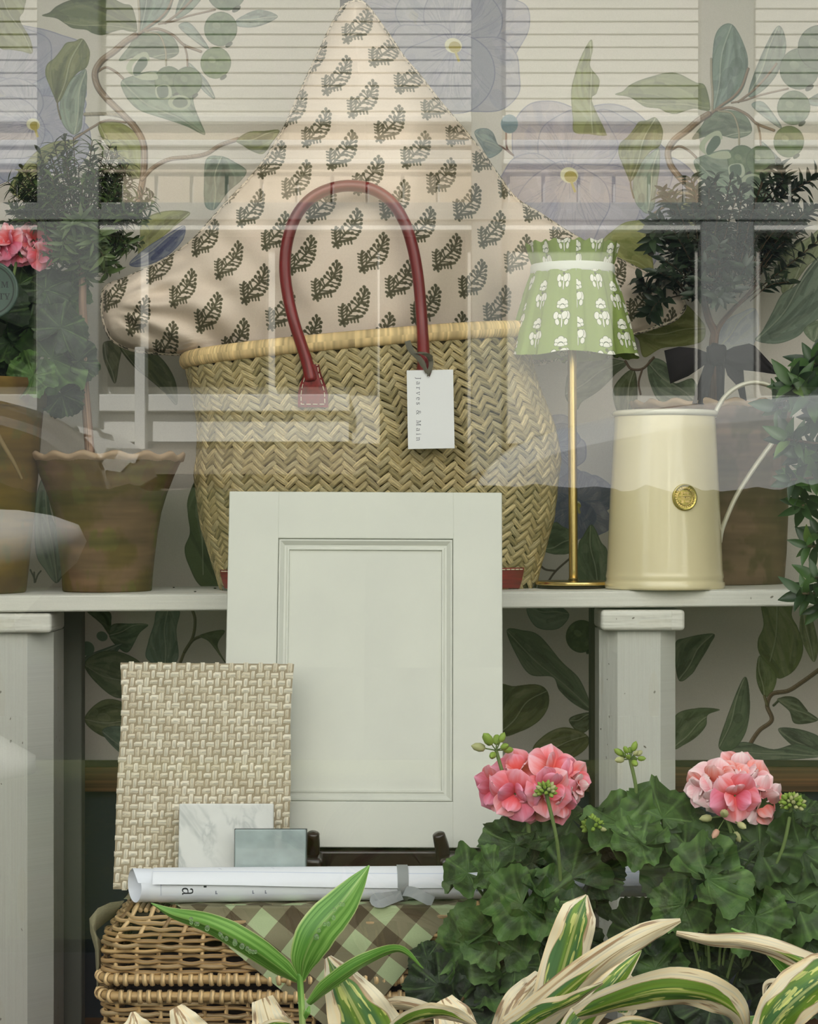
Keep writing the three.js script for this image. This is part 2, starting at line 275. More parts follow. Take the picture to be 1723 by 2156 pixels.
  paintLeaf(g, z3([[835, 720], [880, 700], [960, 760], [970, 900], [960, 1190], [850, 1190], [795, 1100], [778, 1030], [800, 965], [792, 890], [792, 820]]), [70, 84, 42], { rib: [[428, 1210], [426, 1140], [420, 1040], [425, 1000]] });
  for (const l of [[[150, 1170], [142, 1150], [128, 1120]], [[145, 1172], [144, 1130]], [[148, 1172], [160, 1140], [172, 1125]]]) paintStem(g, z3(l), 3, [90, 90, 84]);
  // right: foliage beside the lamp, behind the bow and at the right edge
  const z4 = Z(1260, 330, 3.7214), z5 = Z(1040, 640, 2.5227), z6 = Z(1040, 1030, 6.627);
  paintLeaf(g, z4([[40, 660], [120, 575], [200, 520], [300, 500], [400, 500], [395, 600], [400, 700], [430, 830], [420, 900], [330, 880], [150, 800], [120, 740]]), [142, 146, 78], { light: [190, 186, 120], dark: [104, 112, 48] });
  paintLeaf(g, z4([[290, 1380], [480, 1300], [650, 1210], [690, 1160], [800, 1270], [840, 1340], [820, 1440], [700, 1480], [500, 1500], [360, 1570], [320, 1440]]), [150, 154, 82], { light: [196, 192, 128], dark: [108, 116, 52] });
  paintLeaf(g, z4([[930, 1400], [1010, 1280], [1100, 1230], [1230, 1190], [1260, 1340], [1200, 1490], [1050, 1530], [950, 1490]]), [196, 202, 214], { alpha: 0.8, dark: [160, 166, 186], streaks: 16 });
  paintLeaf(g, z4([[1410, 740], [1500, 700], [1640, 640], [1760, 560], [1760, 760], [1640, 860], [1470, 1080], [1420, 960]]), [150, 160, 122]);
  paintLeaf(g, z4([[1235, 1440], [1290, 1360], [1370, 1210], [1440, 1080], [1560, 1000], [1640, 880], [1760, 760], [1800, 900], [1780, 1200], [1640, 1330], [1560, 1410], [1400, 1465]]), [128, 148, 134]);
  paintLeaf(g, z4([[1610, 1360], [1700, 1290], [1760, 1300], [1760, 1420], [1690, 1450]]), [126, 148, 120]);
  paintLeaf(g, z5([[440, 300], [700, 305], [640, 380], [560, 460], [470, 520], [440, 560], [380, 480]]), [112, 126, 92]);
  paintLeaf(g, z5([[640, 440], [745, 350], [760, 540], [700, 620], [650, 560]]), [74, 86, 44]);
  paintLeaf(g, z5([[820, 310], [870, 290], [930, 330], [960, 420], [1060, 400], [1080, 520], [900, 530], [830, 420]]), [104, 124, 92]);
  paintStem(g, z5([[700, 305], [730, 345], [790, 345], [850, 285]]), 5, [120, 98, 80]); paintStem(g, z5([[790, 345], [770, 420], [780, 480]]), 4, [120, 98, 80]);
  paintPansy(g, 1214, 1062, 62, 0.3, 48, [92, 96, 128]); paintPansy(g, 1158, 940, 56, 1, 49, [136, 142, 164]);
  paintLeaf(g, z6([[630, 830], [700, 650], [740, 560], [860, 460], [960, 520], [1100, 590], [1150, 700], [1080, 880], [900, 912], [760, 890]]), [78, 100, 66], { axis: [[1135, 1155], [1210, 1135]] });
  paintLeaf(g, z6([[1180, 800], [1250, 650], [1350, 500], [1420, 560], [1500, 740], [1590, 880], [1580, 1290], [1450, 1340], [1180, 1270]]), [84, 104, 70]);
  for (const l of [[[640, 1060], [720, 1120], [860, 1140]], [[760, 1290], [860, 1150], [1060, 970]]]) paintStem(g, z6(l), 4, [92, 72, 66]);
  // below the shelf
  const zb = Z(1060, 1270, 2.5988), zc = Z(180, 1230, 5.743);
  paintLeaf(g, zb([[1420, -30], [1575, -30], [1580, 70], [1610, 130], [1640, 220], [1635, 290], [1600, 360], [1550, 400], [1500, 410], [1450, 350], [1400, 270], [1395, 200], [1425, 120]]), [98, 110, 52], { rib: [[1637, 1262], [1634, 1340], [1622, 1392]] });
  paintLeaf(g, zb([[1400, 290], [1440, 320], [1490, 380], [1495, 430], [1470, 490], [1430, 512], [1395, 450], [1385, 380]]), [106, 122, 62]);
  paintLeaf(g, zb([[1640, 20], [1680, 60], [1710, 150], [1724, 250], [1700, 322], [1650, 240], [1622, 150]]), [136, 148, 96]);
  paintStem(g, zb([[1730, 365], [1640, 430], [1560, 480], [1470, 500], [1445, 560], [1470, 640], [1400, 700], [1345, 790], [1320, 900]]), 9, [120, 96, 72]);
  paintStem(g, zb([[1430, 510], [1445, 560]]), 6, [120, 110, 70]); paintStem(g, zb([[1480, 560], [1530, 520], [1600, 525], [1660, 590]]), 5, [70, 76, 50]);
  paintLeaf(g, zb([[940, 230], [1000, 190], [1150, 168], [1130, 230], [1070, 330], [1030, 390], [960, 420]]), [86, 100, 70]);
  paintLeaf(g, zb([[940, 620], [1060, 575], [1185, 583], [1120, 612], [1110, 670], [1060, 730], [990, 775], [930, 790]]), [96, 114, 72]);
  paintLeaf(g, zb([[1500, 525], [1600, 520], [1650, 580], [1723, 640], [1600, 660], [1565, 590]]), [78, 92, 60]);
  paintLeaf(g, zb([[1505, 690], [1620, 690], [1740, 740], [1740, 830], [1600, 790]]), [84, 98, 76]);
  paintLeaf(g, zb([[1200, 800], [1320, 760], [1480, 800], [1620, 770], [1740, 840], [1300, 860]]), [92, 108, 84]);
  paintLeaf(g, zb([[1180, 790], [1220, 640], [1320, 405], [1350, 540], [1330, 700], [1260, 800]]), [92, 110, 78]);
  paintBerry(g, 1225, 1340, 33, [70, 82, 44], 51);
  paintLeaf(g, zb([[20, 150], [110, 150], [200, 180], [320, 320], [420, 420], [480, 580], [400, 560], [310, 480], [270, 405], [150, 392], [80, 300]]), [86, 100, 72]);
  paintLeaf(g, zb([[-40, 460], [60, 455], [180, 445], [240, 480], [248, 560], [200, 640], [100, 700], [-20, 712]]), [88, 92, 38]);
  paintLeaf(g, zb([[360, 645], [400, 612], [490, 602], [475, 680], [420, 712]]), [74, 80, 46]);
  paintLeaf(g, zb([[165, 810], [230, 720], [340, 680], [460, 725], [450, 800], [330, 860]]), [98, 98, 44]);
  paintLeaf(g, zb([[130, 20], [260, 0], [360, 60], [300, 140], [180, 130]]), [120, 138, 124]);
  paintLeaf(g, zc([[0, 300], [280, 330], [312, 470], [290, 610], [190, 480]]), [84, 104, 72]);
  paintLeaf(g, zc([[330, 490], [520, 478], [755, 490], [650, 600], [520, 820], [390, 760], [285, 620]]), [92, 118, 92]);
  paintLeaf(g, zc([[860, 330], [1000, 300], [1140, 330], [1100, 560], [1120, 900], [960, 1010], [740, 900], [760, 700], [830, 480]]), [106, 130, 118]);
  paintLeaf(g, zc([[0, 880], [200, 790], [440, 720], [300, 900], [60, 1000], [-60, 980]]), [104, 128, 114]);
  g.fillStyle = css([120, 140, 122]); g.beginPath(); g.ellipse(215, 1340, 12, 10, 0.4, 0, 7); g.fill(); g.beginPath(); g.ellipse(183, 1366, 16, 15, 0.4, 0, 7); g.fill();
  paintStem(g, zc([[1130, 1000], [1200, 820], [1300, 640], [1325, 420], [1290, 300]]), 6, [104, 88, 62]); paintStem(g, zc([[1200, 820], [1300, 680], [1420, 620]]), 6, [96, 82, 58]);
  paintLeaf(g, zc([[1380, 620], [1500, 700], [1680, 940], [1800, 1100], [1600, 760], [1680, 560]]), [84, 92, 56]);
  paintLeaf(g, Z(0, 0, 1)([[178, 1400], [205, 1375], [250, 1372], [300, 1400], [300, 1450], [250, 1470], [205, 1440]]), [106, 122, 92]);
  paintLeaf(g, Z(0, 0, 1)([[178, 1515], [215, 1475], [262, 1480], [300, 1520], [270, 1555], [215, 1550]]), [112, 124, 84]);
  paintLeaf(g, Z(0, 0, 1)([[215, 1540], [260, 1530], [320, 1560], [330, 1610], [260, 1590]]), [112, 134, 120]);
  g.setTransform(1, 0, 0, 1, 0, 0);
  speckle(g, W, H, 9, 77);
}

// block-printed cushion cloth, drawn in photograph pixels over the cushion
const PIL = { x0: 190, y0: -20, w: 1280, h: 830 };
function sprig(g, x, y, k, rot, sx = 1, a = 1, seed = 1) {
  const r = rng(seed);
  g.save(); g.translate(x, y); g.rotate(rot); g.scale(k * sx, k);
  g.strokeStyle = g.fillStyle = css([84, 80, 58], a); g.lineCap = 'round';
  const dot = (px, py, R) => { g.beginPath(); g.ellipse(px, py, R, R * 0.85, r() * 3, 0, 7); g.fill(); };
  const line = (w, ...p) => { g.lineWidth = w; g.beginPath(); g.moveTo(p[0], p[1]); for (let i = 2; i < p.length; i += 4) g.quadraticCurveTo(p[i], p[i + 1], p[i + 2], p[i + 3]); g.stroke(); };
  // star foot
  for (const [px, py] of [[-34, 36], [-24, 40], [-22, 26], [-36, 26], [-18, 35]]) { line(6, -28, 31, -28, 31, px, py); }
  dot(-28, 31, 5.5);
  // stem sweeping up to the right tip
  line(5, -27, 29, -8, 10, 10, -4, 24, -16, 28, -38);
  for (const [x0, y0, x1, y1] of [[24, -18, 36, -22], [26, -24, 38, -32], [27, -28, 34, -40], [26, -26, 20, -41], [22, -15, 12, -32], [22, -13, 35, -12], [18, -9, 33, -3], [14, -6, 4, -22], [10, -4, -3, -14], [8, -2, 30, 6], [2, 4, 24, 13], [-4, 8, -10, -8], [-6, 12, -16, -2], [-2, 8, 12, 8], [12, -6, 14, -20], [-14, 18, 8, 20], [-18, 20, -16, 4], [28, -34, 28, -47], [20, -12, 27, -6]]) { line(3.6, x0, y0, (x0 + x1) / 2, (y0 + y1) / 2 + (r() - 0.5) * 5, x1, y1); dot(x1, y1, 4.6); }
  // lower leaf with teeth
  line(6.5, -24, 26, -6, 26, 19, 20); for (let i = 0; i < 4; i++) line(4.4, -16 + i * 8, 25, -16 + i * 8, 28, -15 + i * 8, 33);
  // left leaf with teeth
  line(6.2, -27, 25, -31, 8, -25, -10); for (let i = 0; i < 4; i++) { line(3.8, -28, 18 - i * 7, -33, 18 - i * 7, -36, 16 - i * 7); line(3.8, -27, 18 - i * 7, -22, 15 - i * 7, -20, 13 - i * 7); }
  g.restore();
}
function pillowCloth(g, W, H) {
  const s = W / PIL.w; g.fillStyle = css([228, 211, 195]); g.fillRect(0, 0, W, H);
  const r = rng(9);
  for (let i = 0; i < 5000; i++) { g.fillStyle = css(r() < 0.5 ? [236, 224, 208] : [204, 184, 164], 0.1); const h = r() < 0.5; g.fillRect(r() * W, r() * H, h ? 18 + r() * 40 : 1, h ? 1 : 18 + r() * 40); }
  for (let i = 0; i < 40; i++) { g.fillStyle = css([218, 190, 168], 0.06); g.beginPath(); g.ellipse(r() * W, r() * H, 20 + r() * 60, 12 + r() * 30, r() * 3, 0, 7); g.fill(); }
  g.setTransform(s, 0, 0, s, -PIL.x0 * s, -PIL.y0 * s);
  const lat = (i, j) => [755 + 53.5 * i - 42 * j, 75 + 51.5 * i + 108 * j];
  for (let i = -26; i < 26; i++) for (let j = -14; j < 16; j++) {
    const [x, y] = lat(i, j); if (x < 160 || x > 1490 || y < -60 || y > 840) continue;
    const side = (x - 770) / 480, ry = smooth(480, 700, y);
    sprig(g, x + (r() - 0.5) * 3, y + (r() - 0.5) * 3, 0.87, -0.08 + 0.05 * (r() - 0.5), 1 - 0.15 * Math.abs(side), 0.82 + 0.14 * r(), i * 31 + j + 500);
  }
  g.setTransform(1, 0, 0, 1, 0, 0); speckle(g, W, H, 12, 12);
}
function ropeCloth(g, W, H) {
  g.fillStyle = css([216, 202, 184]); g.fillRect(0, 0, W, H); const r = rng(3);
  for (let i = 0; i < 260; i++) { const x = r() * W, y = r() * H; g.fillStyle = css([64, 62, 50], 0.8); g.beginPath(); g.ellipse(x, y, 4 + r() * 10, 2 + r() * 5, -0.5 + (r() - 0.5), 0, 7); if (r() < 0.62) g.fill(); }
  speckle(g, W, H, 14, 4);
}
// lamp shade cloth: white carnations on green, half-drop
function shadeCloth(g, W, H) {
  g.fillStyle = css([140, 160, 86]); g.fillRect(0, 0, W, H); const r = rng(15);
  for (let i = 0; i < 4200; i++) { g.fillStyle = css(r() < 0.5 ? [156, 176, 104] : [120, 142, 68], 0.14); const h = r() < 0.5; g.fillRect(r() * W, r() * H, h ? 10 + r() * 20 : 1, h ? 1 : 10 + r() * 20); }
  const flower = (x, y, k) => {
    g.save(); g.translate(x, y); g.scale(k, k);
    const petal = (px, py, rx, ry, a = 0) => { g.beginPath(); g.ellipse(px, py, rx, ry, a, 0, 7); g.fillStyle = css([74, 92, 60]); g.fill(); g.beginPath(); g.ellipse(px, py, rx - 2, ry - 2, a, 0, 7); g.fillStyle = css([234, 234, 222]); g.fill(); };
    petal(-26, 58, 13, 20, -0.3); petal(26, 58, 13, 20, 0.3); petal(-36, 22, 17, 23, 0.2); petal(36, 20, 16, 25, -0.2); petal(14, 20, 20, 26, 0.5); petal(-12, 26, 12, 15, -0.4);
    petal(0, 60, 6, 32);
    petal(-18, -48, 17, 17); petal(18, -50, 18, 18); petal(0, -62, 18, 16); petal(0, -30, 30, 15); petal(-26, -30, 11, 11); petal(27, -32, 11, 11);
    g.fillStyle = css([234, 234, 222]); g.beginPath(); g.ellipse(0, -50, 22, 16, 0, 0, 7); g.fill();
    g.strokeStyle = css([74, 92, 60]); g.lineWidth = 5; g.beginPath(); g.arc(0, -28, 15, Math.PI * 1.15, Math.PI * 1.85); g.stroke();
    g.fillStyle = css([96, 104, 74]); g.beginPath(); g.ellipse(-2, -4, 9, 8, 0, 0, 7); g.fill();
    g.restore();
  };
  const k = 1.59;
  for (const [x, y] of [[W * 0.25, H * 0.25], [W * 0.75, H * 0.75]]) for (const ox of [-W, 0, W]) for (const oy of [-H, 0, H]) flower(x + ox, y + oy, k);
  speckle(g, W, H, 8, 16);
}

// ---------- materials ----------
const T = {};
T.wall = canvasTex(2048, Math.round(2048 * WALL.h / WALL.w), wallpaper, { clamp: true });
T.pillow = canvasTex(1792, Math.round(1792 * PIL.h / PIL.w), pillowCloth, { clamp: true });
T.rope = canvasTex(512, 128, ropeCloth);
T.shade = canvasTex(520, 340, shadeCloth);
// brushed paint with the odd chip; two scales so that the repeat does not show
const paintTex = (c, seed, chips) => canvasTex(1024, 1024, (g, W, H) => {
  g.fillStyle = css(c); g.fillRect(0, 0, W, H); const r = rng(seed);
  for (let i = 0; i < 2600; i++) { const x = r() * W, y = r() * H, l = 60 + r() * 320; g.fillStyle = css(r() < 0.5 ? c.map((v) => v * 0.9) : c.map((v) => Math.min(255, v * 1.05)), 0.12); g.fillRect(x, y, l, 1 + r() * 2); }
  for (let i = 0; i < 60; i++) { g.fillStyle = css(r() < 0.5 ? [196, 178, 140] : c.map((v) => v * 0.86), 0.07); g.beginPath(); g.ellipse(r() * W, r() * H, 20 + r() * 70, 4 + r() * 14, 0, 0, 7); g.fill(); }
  for (let i = 0; i < chips; i++) { const x = r() * W, y = r() * H; g.fillStyle = css([86, 80, 68], 0.4 + r() * 0.4); g.beginPath(); g.ellipse(x, y, 1 + r() * 5, 1 + r() * 2.5, r() * 3, 0, 7); g.fill(); }
  speckle(g, W, H, 8, seed + 1);
});
T.shelf = paintTex([226, 225, 216], 21, 14); T.post = paintTex([206, 207, 200], 23, 40);
T.paintBump = pixTex(512, 512, (x, y) => { const v = 255 * (0.6 * fbm(x * 8, y * 90, 3, 3, 0) + 0.4 * fbm(x * 40, y * 40, 8, 2)); return [v, v, v]; }, { srgb: false });
T.door = pixTex(512, 512, (x, y) => { const k = (fbm(x * 6, y * 6, 61, 4) - 0.5) * 8 + (hash(x * 512, y * 512, 7) - 0.5) * 3; return [212 + k, 213 + k, 203 + k * 0.8]; });
const strawTex = (c, seed) => pixTex(256, 128, (x, y) => { const f = fbm(x * 3, y * 26, seed, 3), k = 0.66 + 0.6 * f - 0.25 * (vnoise(x * 2, y * 60, seed + 9) < 0.16); return [c[0] * k, c[1] * k, c[2] * k]; });
const strawM = [[182, 164, 116], [168, 152, 108], [196, 178, 130], [150, 136, 92], [178, 164, 122]].map((c, i) => mat({ map: strawTex(c, 31 + i), roughness: 0.62 }));
T.strawBump = pixTex(256, 128, (x, y) => { const v = 255 * fbm(x * 2, y * 22, 5, 3); return [v, v, v]; }, { srgb: false });
strawM.forEach((m) => { m.bumpMap = T.strawBump; m.bumpScale = 0.0006; });
const rimM = mat({ map: pixTex(1024, 64, (x, y) => { const f = vnoise(x * 420, y * 1.2, 11) * 0.6 + 0.4 * vnoise(x * 150, 3, 12), k = 0.74 + 0.4 * f; return [236 * k, 206 * k, 150 * k]; }), roughness: 0.75, bumpMap: pixTex(1024, 64, (x, y) => { const v = 255 * (vnoise(x * 420, y * 1.2, 11) * 0.6 + 0.4 * vnoise(x * 150, 3, 12)); return [v, v, v]; }, { srgb: false }), bumpScale: 0.0008 });
const reedTex = (c, seed) => pixTex(256, 64, (x, y) => { const f = fbm(x * 5, y * 7, seed, 3), k = 0.62 + 0.66 * f; return mixc([c[0] * k, c[1] * k, c[2] * k], [78, 54, 30], 0.55 * smooth(0.62, 0.75, fbm(x * 4, y * 3, seed + 20, 3))); });
const reedM = [[196, 164, 116], [182, 150, 100], [206, 176, 128], [168, 136, 90]].map((c, i) => mat({ map: reedTex(c, 51 + i), roughness: 0.45 }));
const boardM = [[224, 216, 196], [218, 209, 188], [230, 222, 203], [212, 201, 178]].map((c, i) => mat({ map: pixTex(64, 64, (x, y) => { const k = 0.84 + 0.3 * fbm(x * 2, y * 14, 71 + i, 2) - 0.22 * (Math.abs(y - 0.5) < 0.05) * (vnoise(x * 3, 1, i) > 0.3); return [c[0] * k, c[1] * k, c[2] * k]; }), roughness: 0.7 }));
const boardMv = boardM.map((m) => { const k = m.clone(); k.map = m.map.clone(); k.map.center.set(0.5, 0.5); k.map.rotation = Math.PI / 2; return k; });
const boardBase = mat({ color: rgb(158, 144, 120), roughness: 0.85 });
const leather = phys({ map: pixTex(256, 256, (x, y) => { const k = 0.75 + 0.5 * fbm(x * 9, y * 9, 81, 4); return [120 * k, 25 * k, 25 * k]; }), roughness: 0.38, clearcoat: 0.4, clearcoatRoughness: 0.3 });
const stitchM = mat({ color: rgb(226, 214, 190) });
const brass = mat({ color: rgb(226, 198, 130), metalness: 1, roughness: 0.24 });
const darkBrass = mat({ color: rgb(60, 44, 30), roughness: 0.5 });
const cardM = mat({ color: rgb(232, 233, 234), roughness: 0.6 });
const shadeM = mat({ map: T.shade, roughness: 0.9 });
const whiteRibbon = mat({ color: rgb(226, 230, 220), roughness: 0.7 });
const enamel = phys({ map: pixTex(512, 512, (x, y) => { const k = (fbm(x * 4, y * 5, 91, 3) - 0.5) * 10; return [232 + k, 220 + k, 178 + k * 1.2]; }), roughness: 0.32, clearcoat: 1, clearcoatRoughness: 0.12 });
const enamelRim = phys({ color: rgb(226, 222, 202), roughness: 0.3, clearcoat: 0.8, clearcoatRoughness: 0.15 });
const clay = (a, b, c, seed) => mat({ map: pixTex(512, 512, (x, y) => { const n = fbm(x * 9, y * 11, seed, 5), m = fbm(x * 22, y * 20, seed + 7, 4), l = fbm(x * 5, y * 60, seed + 13, 3); let q = mixc(a, b, smooth(0.42, 0.62, n)); q = mixc(q, c, smooth(0.5, 0.66, m) * 0.8); const k = 0.68 + 0.4 * l; return [q[0] * k, q[1] * k, q[2] * k]; }), roughness: 0.92, bumpMap: pixTex(256, 256, (x, y) => { const v = 255 * fbm(x * 24, y * 18, seed + 3, 4); return [v, v, v]; }, { srgb: false }), bumpScale: 0.0012 });
const clayLeft = clay([124, 98, 72], [106, 88, 44], [110, 104, 50], 101), clayRight = clay([118, 100, 72], [104, 92, 62], [138, 112, 90], 111), clayOchre = clay([122, 98, 42], [102, 78, 38], [104, 98, 46], 121);
const clayRim = mat({ color: rgb(176, 152, 124), roughness: 0.9 });
const soilM = mat({ color: rgb(44, 34, 26), roughness: 1 });
const bark = mat({ map: pixTex(128, 512, (x, y) => { const k = 0.6 + 0.7 * fbm(x * 9, y * 22, 131, 4); return [146 * k, 118 * k, 98 * k]; }), roughness: 0.9 });
const barkDark = mat({ map: pixTex(128, 512, (x, y) => { const k = 0.6 + 0.7 * fbm(x * 9, y * 22, 133, 4); return [108 * k, 82 * k, 66 * k]; }), roughness: 0.9 });
const leafMat = (c, o = {}) => phys({ color: rgb(...c), roughness: 0.5, transmission: 0.25, ...o, roughness: o.roughness ?? 0.55 });
const plain = (c, rough = 0.5) => mat({ color: rgb(...c), roughness: rough });
const myrtleM = [[78, 98, 50], [56, 76, 36], [96, 114, 64]].map((c) => plain(c)), privetM = [[38, 54, 34], [30, 44, 28], [52, 70, 44]].map((c) => plain(c, 0.42));
const laurelM = [[46, 74, 36], [62, 92, 42], [34, 56, 30], [92, 118, 54]].map((c) => plain(c, 0.38)), twigM = plain([86, 70, 50], 0.8), greenTwig = plain([72, 92, 48], 0.7);
const velvet = phys({ color: rgb(34, 30, 32), roughness: 0.95, sheen: 0.5, sheenColor: new THREE.Color(0.25, 0.24, 0.25), sheenRoughness: 0.6 });
const mahogany = phys({ color: rgb(40, 14, 11), roughness: 0.3, clearcoat: 0.7, clearcoatRoughness: 0.15 });
const marble = phys({ map: pixTex(512, 512, (x, y) => { const w = fbm(x * 4 + 2 * fbm(x * 3, y * 3, 3, 3), y * 3 - x * 4, 141, 5), v = Math.pow(clamp(1 - Math.abs(w - 0.5) * 9), 2) * fbm(x * 3, y * 3, 9, 2), k = 232 - 16 * fbm(x * 5, y * 5, 5, 3); return [k - 48 * v, k + 1 - 44 * v, k - 2 - 42 * v]; }), roughness: 0.25, clearcoat: 0.3 });
const tileGrey = phys({ map: pixTex(256, 256, (x, y) => { const k = 0.86 + 0.28 * fbm(x * 5, y * 6, 151, 4); return [152 * k, 166 * k, 166 * k]; }), roughness: 0.3, clearcoat: 0.5 });
const tileEdge = plain([66, 72, 72], 0.5);
const paper = mat({ color: rgb(236, 240, 250), roughness: 0.75 });
const greyRibbon = mat({ color: rgb(150, 154, 154), roughness: 0.6 });
// gingham: stripes both ways, multiplied as threads cross
T.gingham = pixTex(512, 512, (x, y) => { const th = 0.94 + 0.12 * hash(x * 512, (y * 512) / 3, 4) * (0.5 + hash(x * 170, y * 512, 5)), a = x < 0.5, b = y < 0.5, c = a && b ? [168, 182, 140] : !a && !b ? [84, 73, 53] : [126, 120, 94]; return [c[0] * th, c[1] * th, c[2] * th]; });
const gingham = mat({ map: T.gingham, roughness: 0.9 });
// geranium leaf: veins and a darker zone ring, drawn over a unit disc
const gerTex = (c, seed) => pixTex(384, 384, (x, y) => {
  const dx = x - 0.5, dy = y - 0.5, R = Math.hypot(dx, dy) * 2, f = Math.atan2(dx, dy), n = fbm(x * 7, y * 7, seed, 4), vein = Math.pow(Math.abs(Math.cos(f * 3.5)), 40) * smooth(0.02, 0.15, R) + 0.5 * Math.pow(Math.abs(Math.cos(f * 7 + 0.5 + R)), 30) * smooth(0.4, 0.6, R);
  let q = mixc(c, c.map((v) => v * 0.66), smooth(0.4, 0.5, R + 0.12 * (n - 0.5)) * (1 - smooth(0.62, 0.74, R + 0.1 * (n - 0.5))) * 0.8); q = mixc(q, [126, 158, 84], 0.38 * vein); const k = 0.78 + 0.44 * n; return [q[0] * k, q[1] * k, q[2] * k];
}, { clamp: true });
const gerBump = pixTex(256, 256, (x, y) => { const dx = x - 0.5, dy = y - 0.5, f = Math.atan2(dx, dy), R = Math.hypot(dx, dy) * 2, v = 255 * clamp(0.75 * fbm(x * 20, y * 20, 9, 3) + 0.2 - 0.5 * Math.pow(Math.abs(Math.cos(f * 3.5)), 24) * smooth(0, 0.2, R)); return [v, v, v]; }, { srgb: false, clamp: true });
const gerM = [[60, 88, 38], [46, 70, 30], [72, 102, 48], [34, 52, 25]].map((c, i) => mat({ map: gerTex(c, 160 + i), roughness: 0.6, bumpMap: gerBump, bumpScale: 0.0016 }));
const gerStem = plain([106, 126, 70], 0.7), gerBud = [plain([138, 164, 66], 0.6), plain([186, 186, 132], 0.6), plain([206, 160, 138], 0.6)];
// petals: coral at the heart, pale at the rim
const petalTex = (a, b, seed) => pixTex(96, 128, (x, y) => { const n = fbm(x * 12, y * 2, seed, 3), q = mixc(a, b, smooth(0.05, 0.95, 1 - y + (n - 0.5) * 0.5)); return q; }, { clamp: true });
const petalM = [[[234, 84, 96], [242, 160, 182]], [[238, 96, 100], [248, 190, 204]], [[226, 92, 120], [240, 156, 186]]].map(([a, b], i) => mat({ map: petalTex(a, b, 170 + i), roughness: 0.6 }));
const petalPale = [[[238, 110, 100], [244, 190, 196]], [[236, 150, 160], [248, 214, 220]], [[240, 176, 186], [250, 226, 228]]].map(([a, b], i) => mat({ map: petalTex(a, b, 180 + i), roughness: 0.6 }));
// variegated leaves: cream rim, green heart, brown where the tip has withered; u across, v along
const varieg = (seed, wither, green) => pixTex(256, 512, (x, y) => {
  const u = Math.abs(x - 0.5) * 2, v = 1 - y, n = fbm(x * 5, y * 5, seed, 4), st = fbm(x * 26, y * 2.4, seed + 5, 3), g = green * (0.62 + 0.3 * (vnoise(y * 5, 1, seed) - 0.5)) * smooth(1.02, 0.6, v * wither + 0.25 * (n - 0.5)) * smooth(-0.05, 0.12, v);
  let q = mixc([236, 224, 194], [214, 194, 154], smooth(0.35, 0.8, st));
  q = mixc(q, [112, 76, 48], 0.6 * smooth(0.58, 0.72, fbm(x * 10, y * 4, seed + 9, 4)) * smooth(0.35, 0.9, u * 0.6 + v * 0.6 * wither));
  if (u < g) { let k = mixc([108, 138, 44], [70, 108, 58], smooth(0.3, 0.7, fbm(x * 6, y * 1.5, seed + 2, 2))); k = mixc(k, [206, 204, 120], smooth(0.63, 0.68, fbm(x * 16, y * 7, seed + 3, 3)) * 0.85); if (u < 0.06) k = mixc(k, [200, 196, 130], 0.6); q = k; }
  else if (u < g + 0.035) q = mixc(q, [120, 96, 56], 0.5);
  const k = 0.82 + 0.34 * st; return [q[0] * k, q[1] * k, q[2] * k];
}, { clamp: true });
const variM = [varieg(201, 0.9, 1), varieg(211, 0.5, 1.1), varieg(221, 1.15, 0.9), varieg(231, 2.2, 0.6)].map((t) => mat({ map: t, roughness: 0.55 }));
const shootM = mat({ map: pixTex(128, 512, (x, y) => { const u = Math.abs(x - 0.5) * 2, st = fbm(x * 22, y * 2, 241, 3), k = 0.84 + 0.28 * st, q = mixc(mixc([84, 136, 48], [124, 166, 82], smooth(0.3, 0.7, st)), [196, 204, 140], smooth(0.88, 0.97, u) * 0.8 + (u < 0.05) * 0.4); return [q[0] * k, q[1] * k, q[2] * k]; }, { clamp: true }), roughness: 0.38 });
const dryM = mat({ map: varieg(251, 3, 0), roughness: 0.8 });

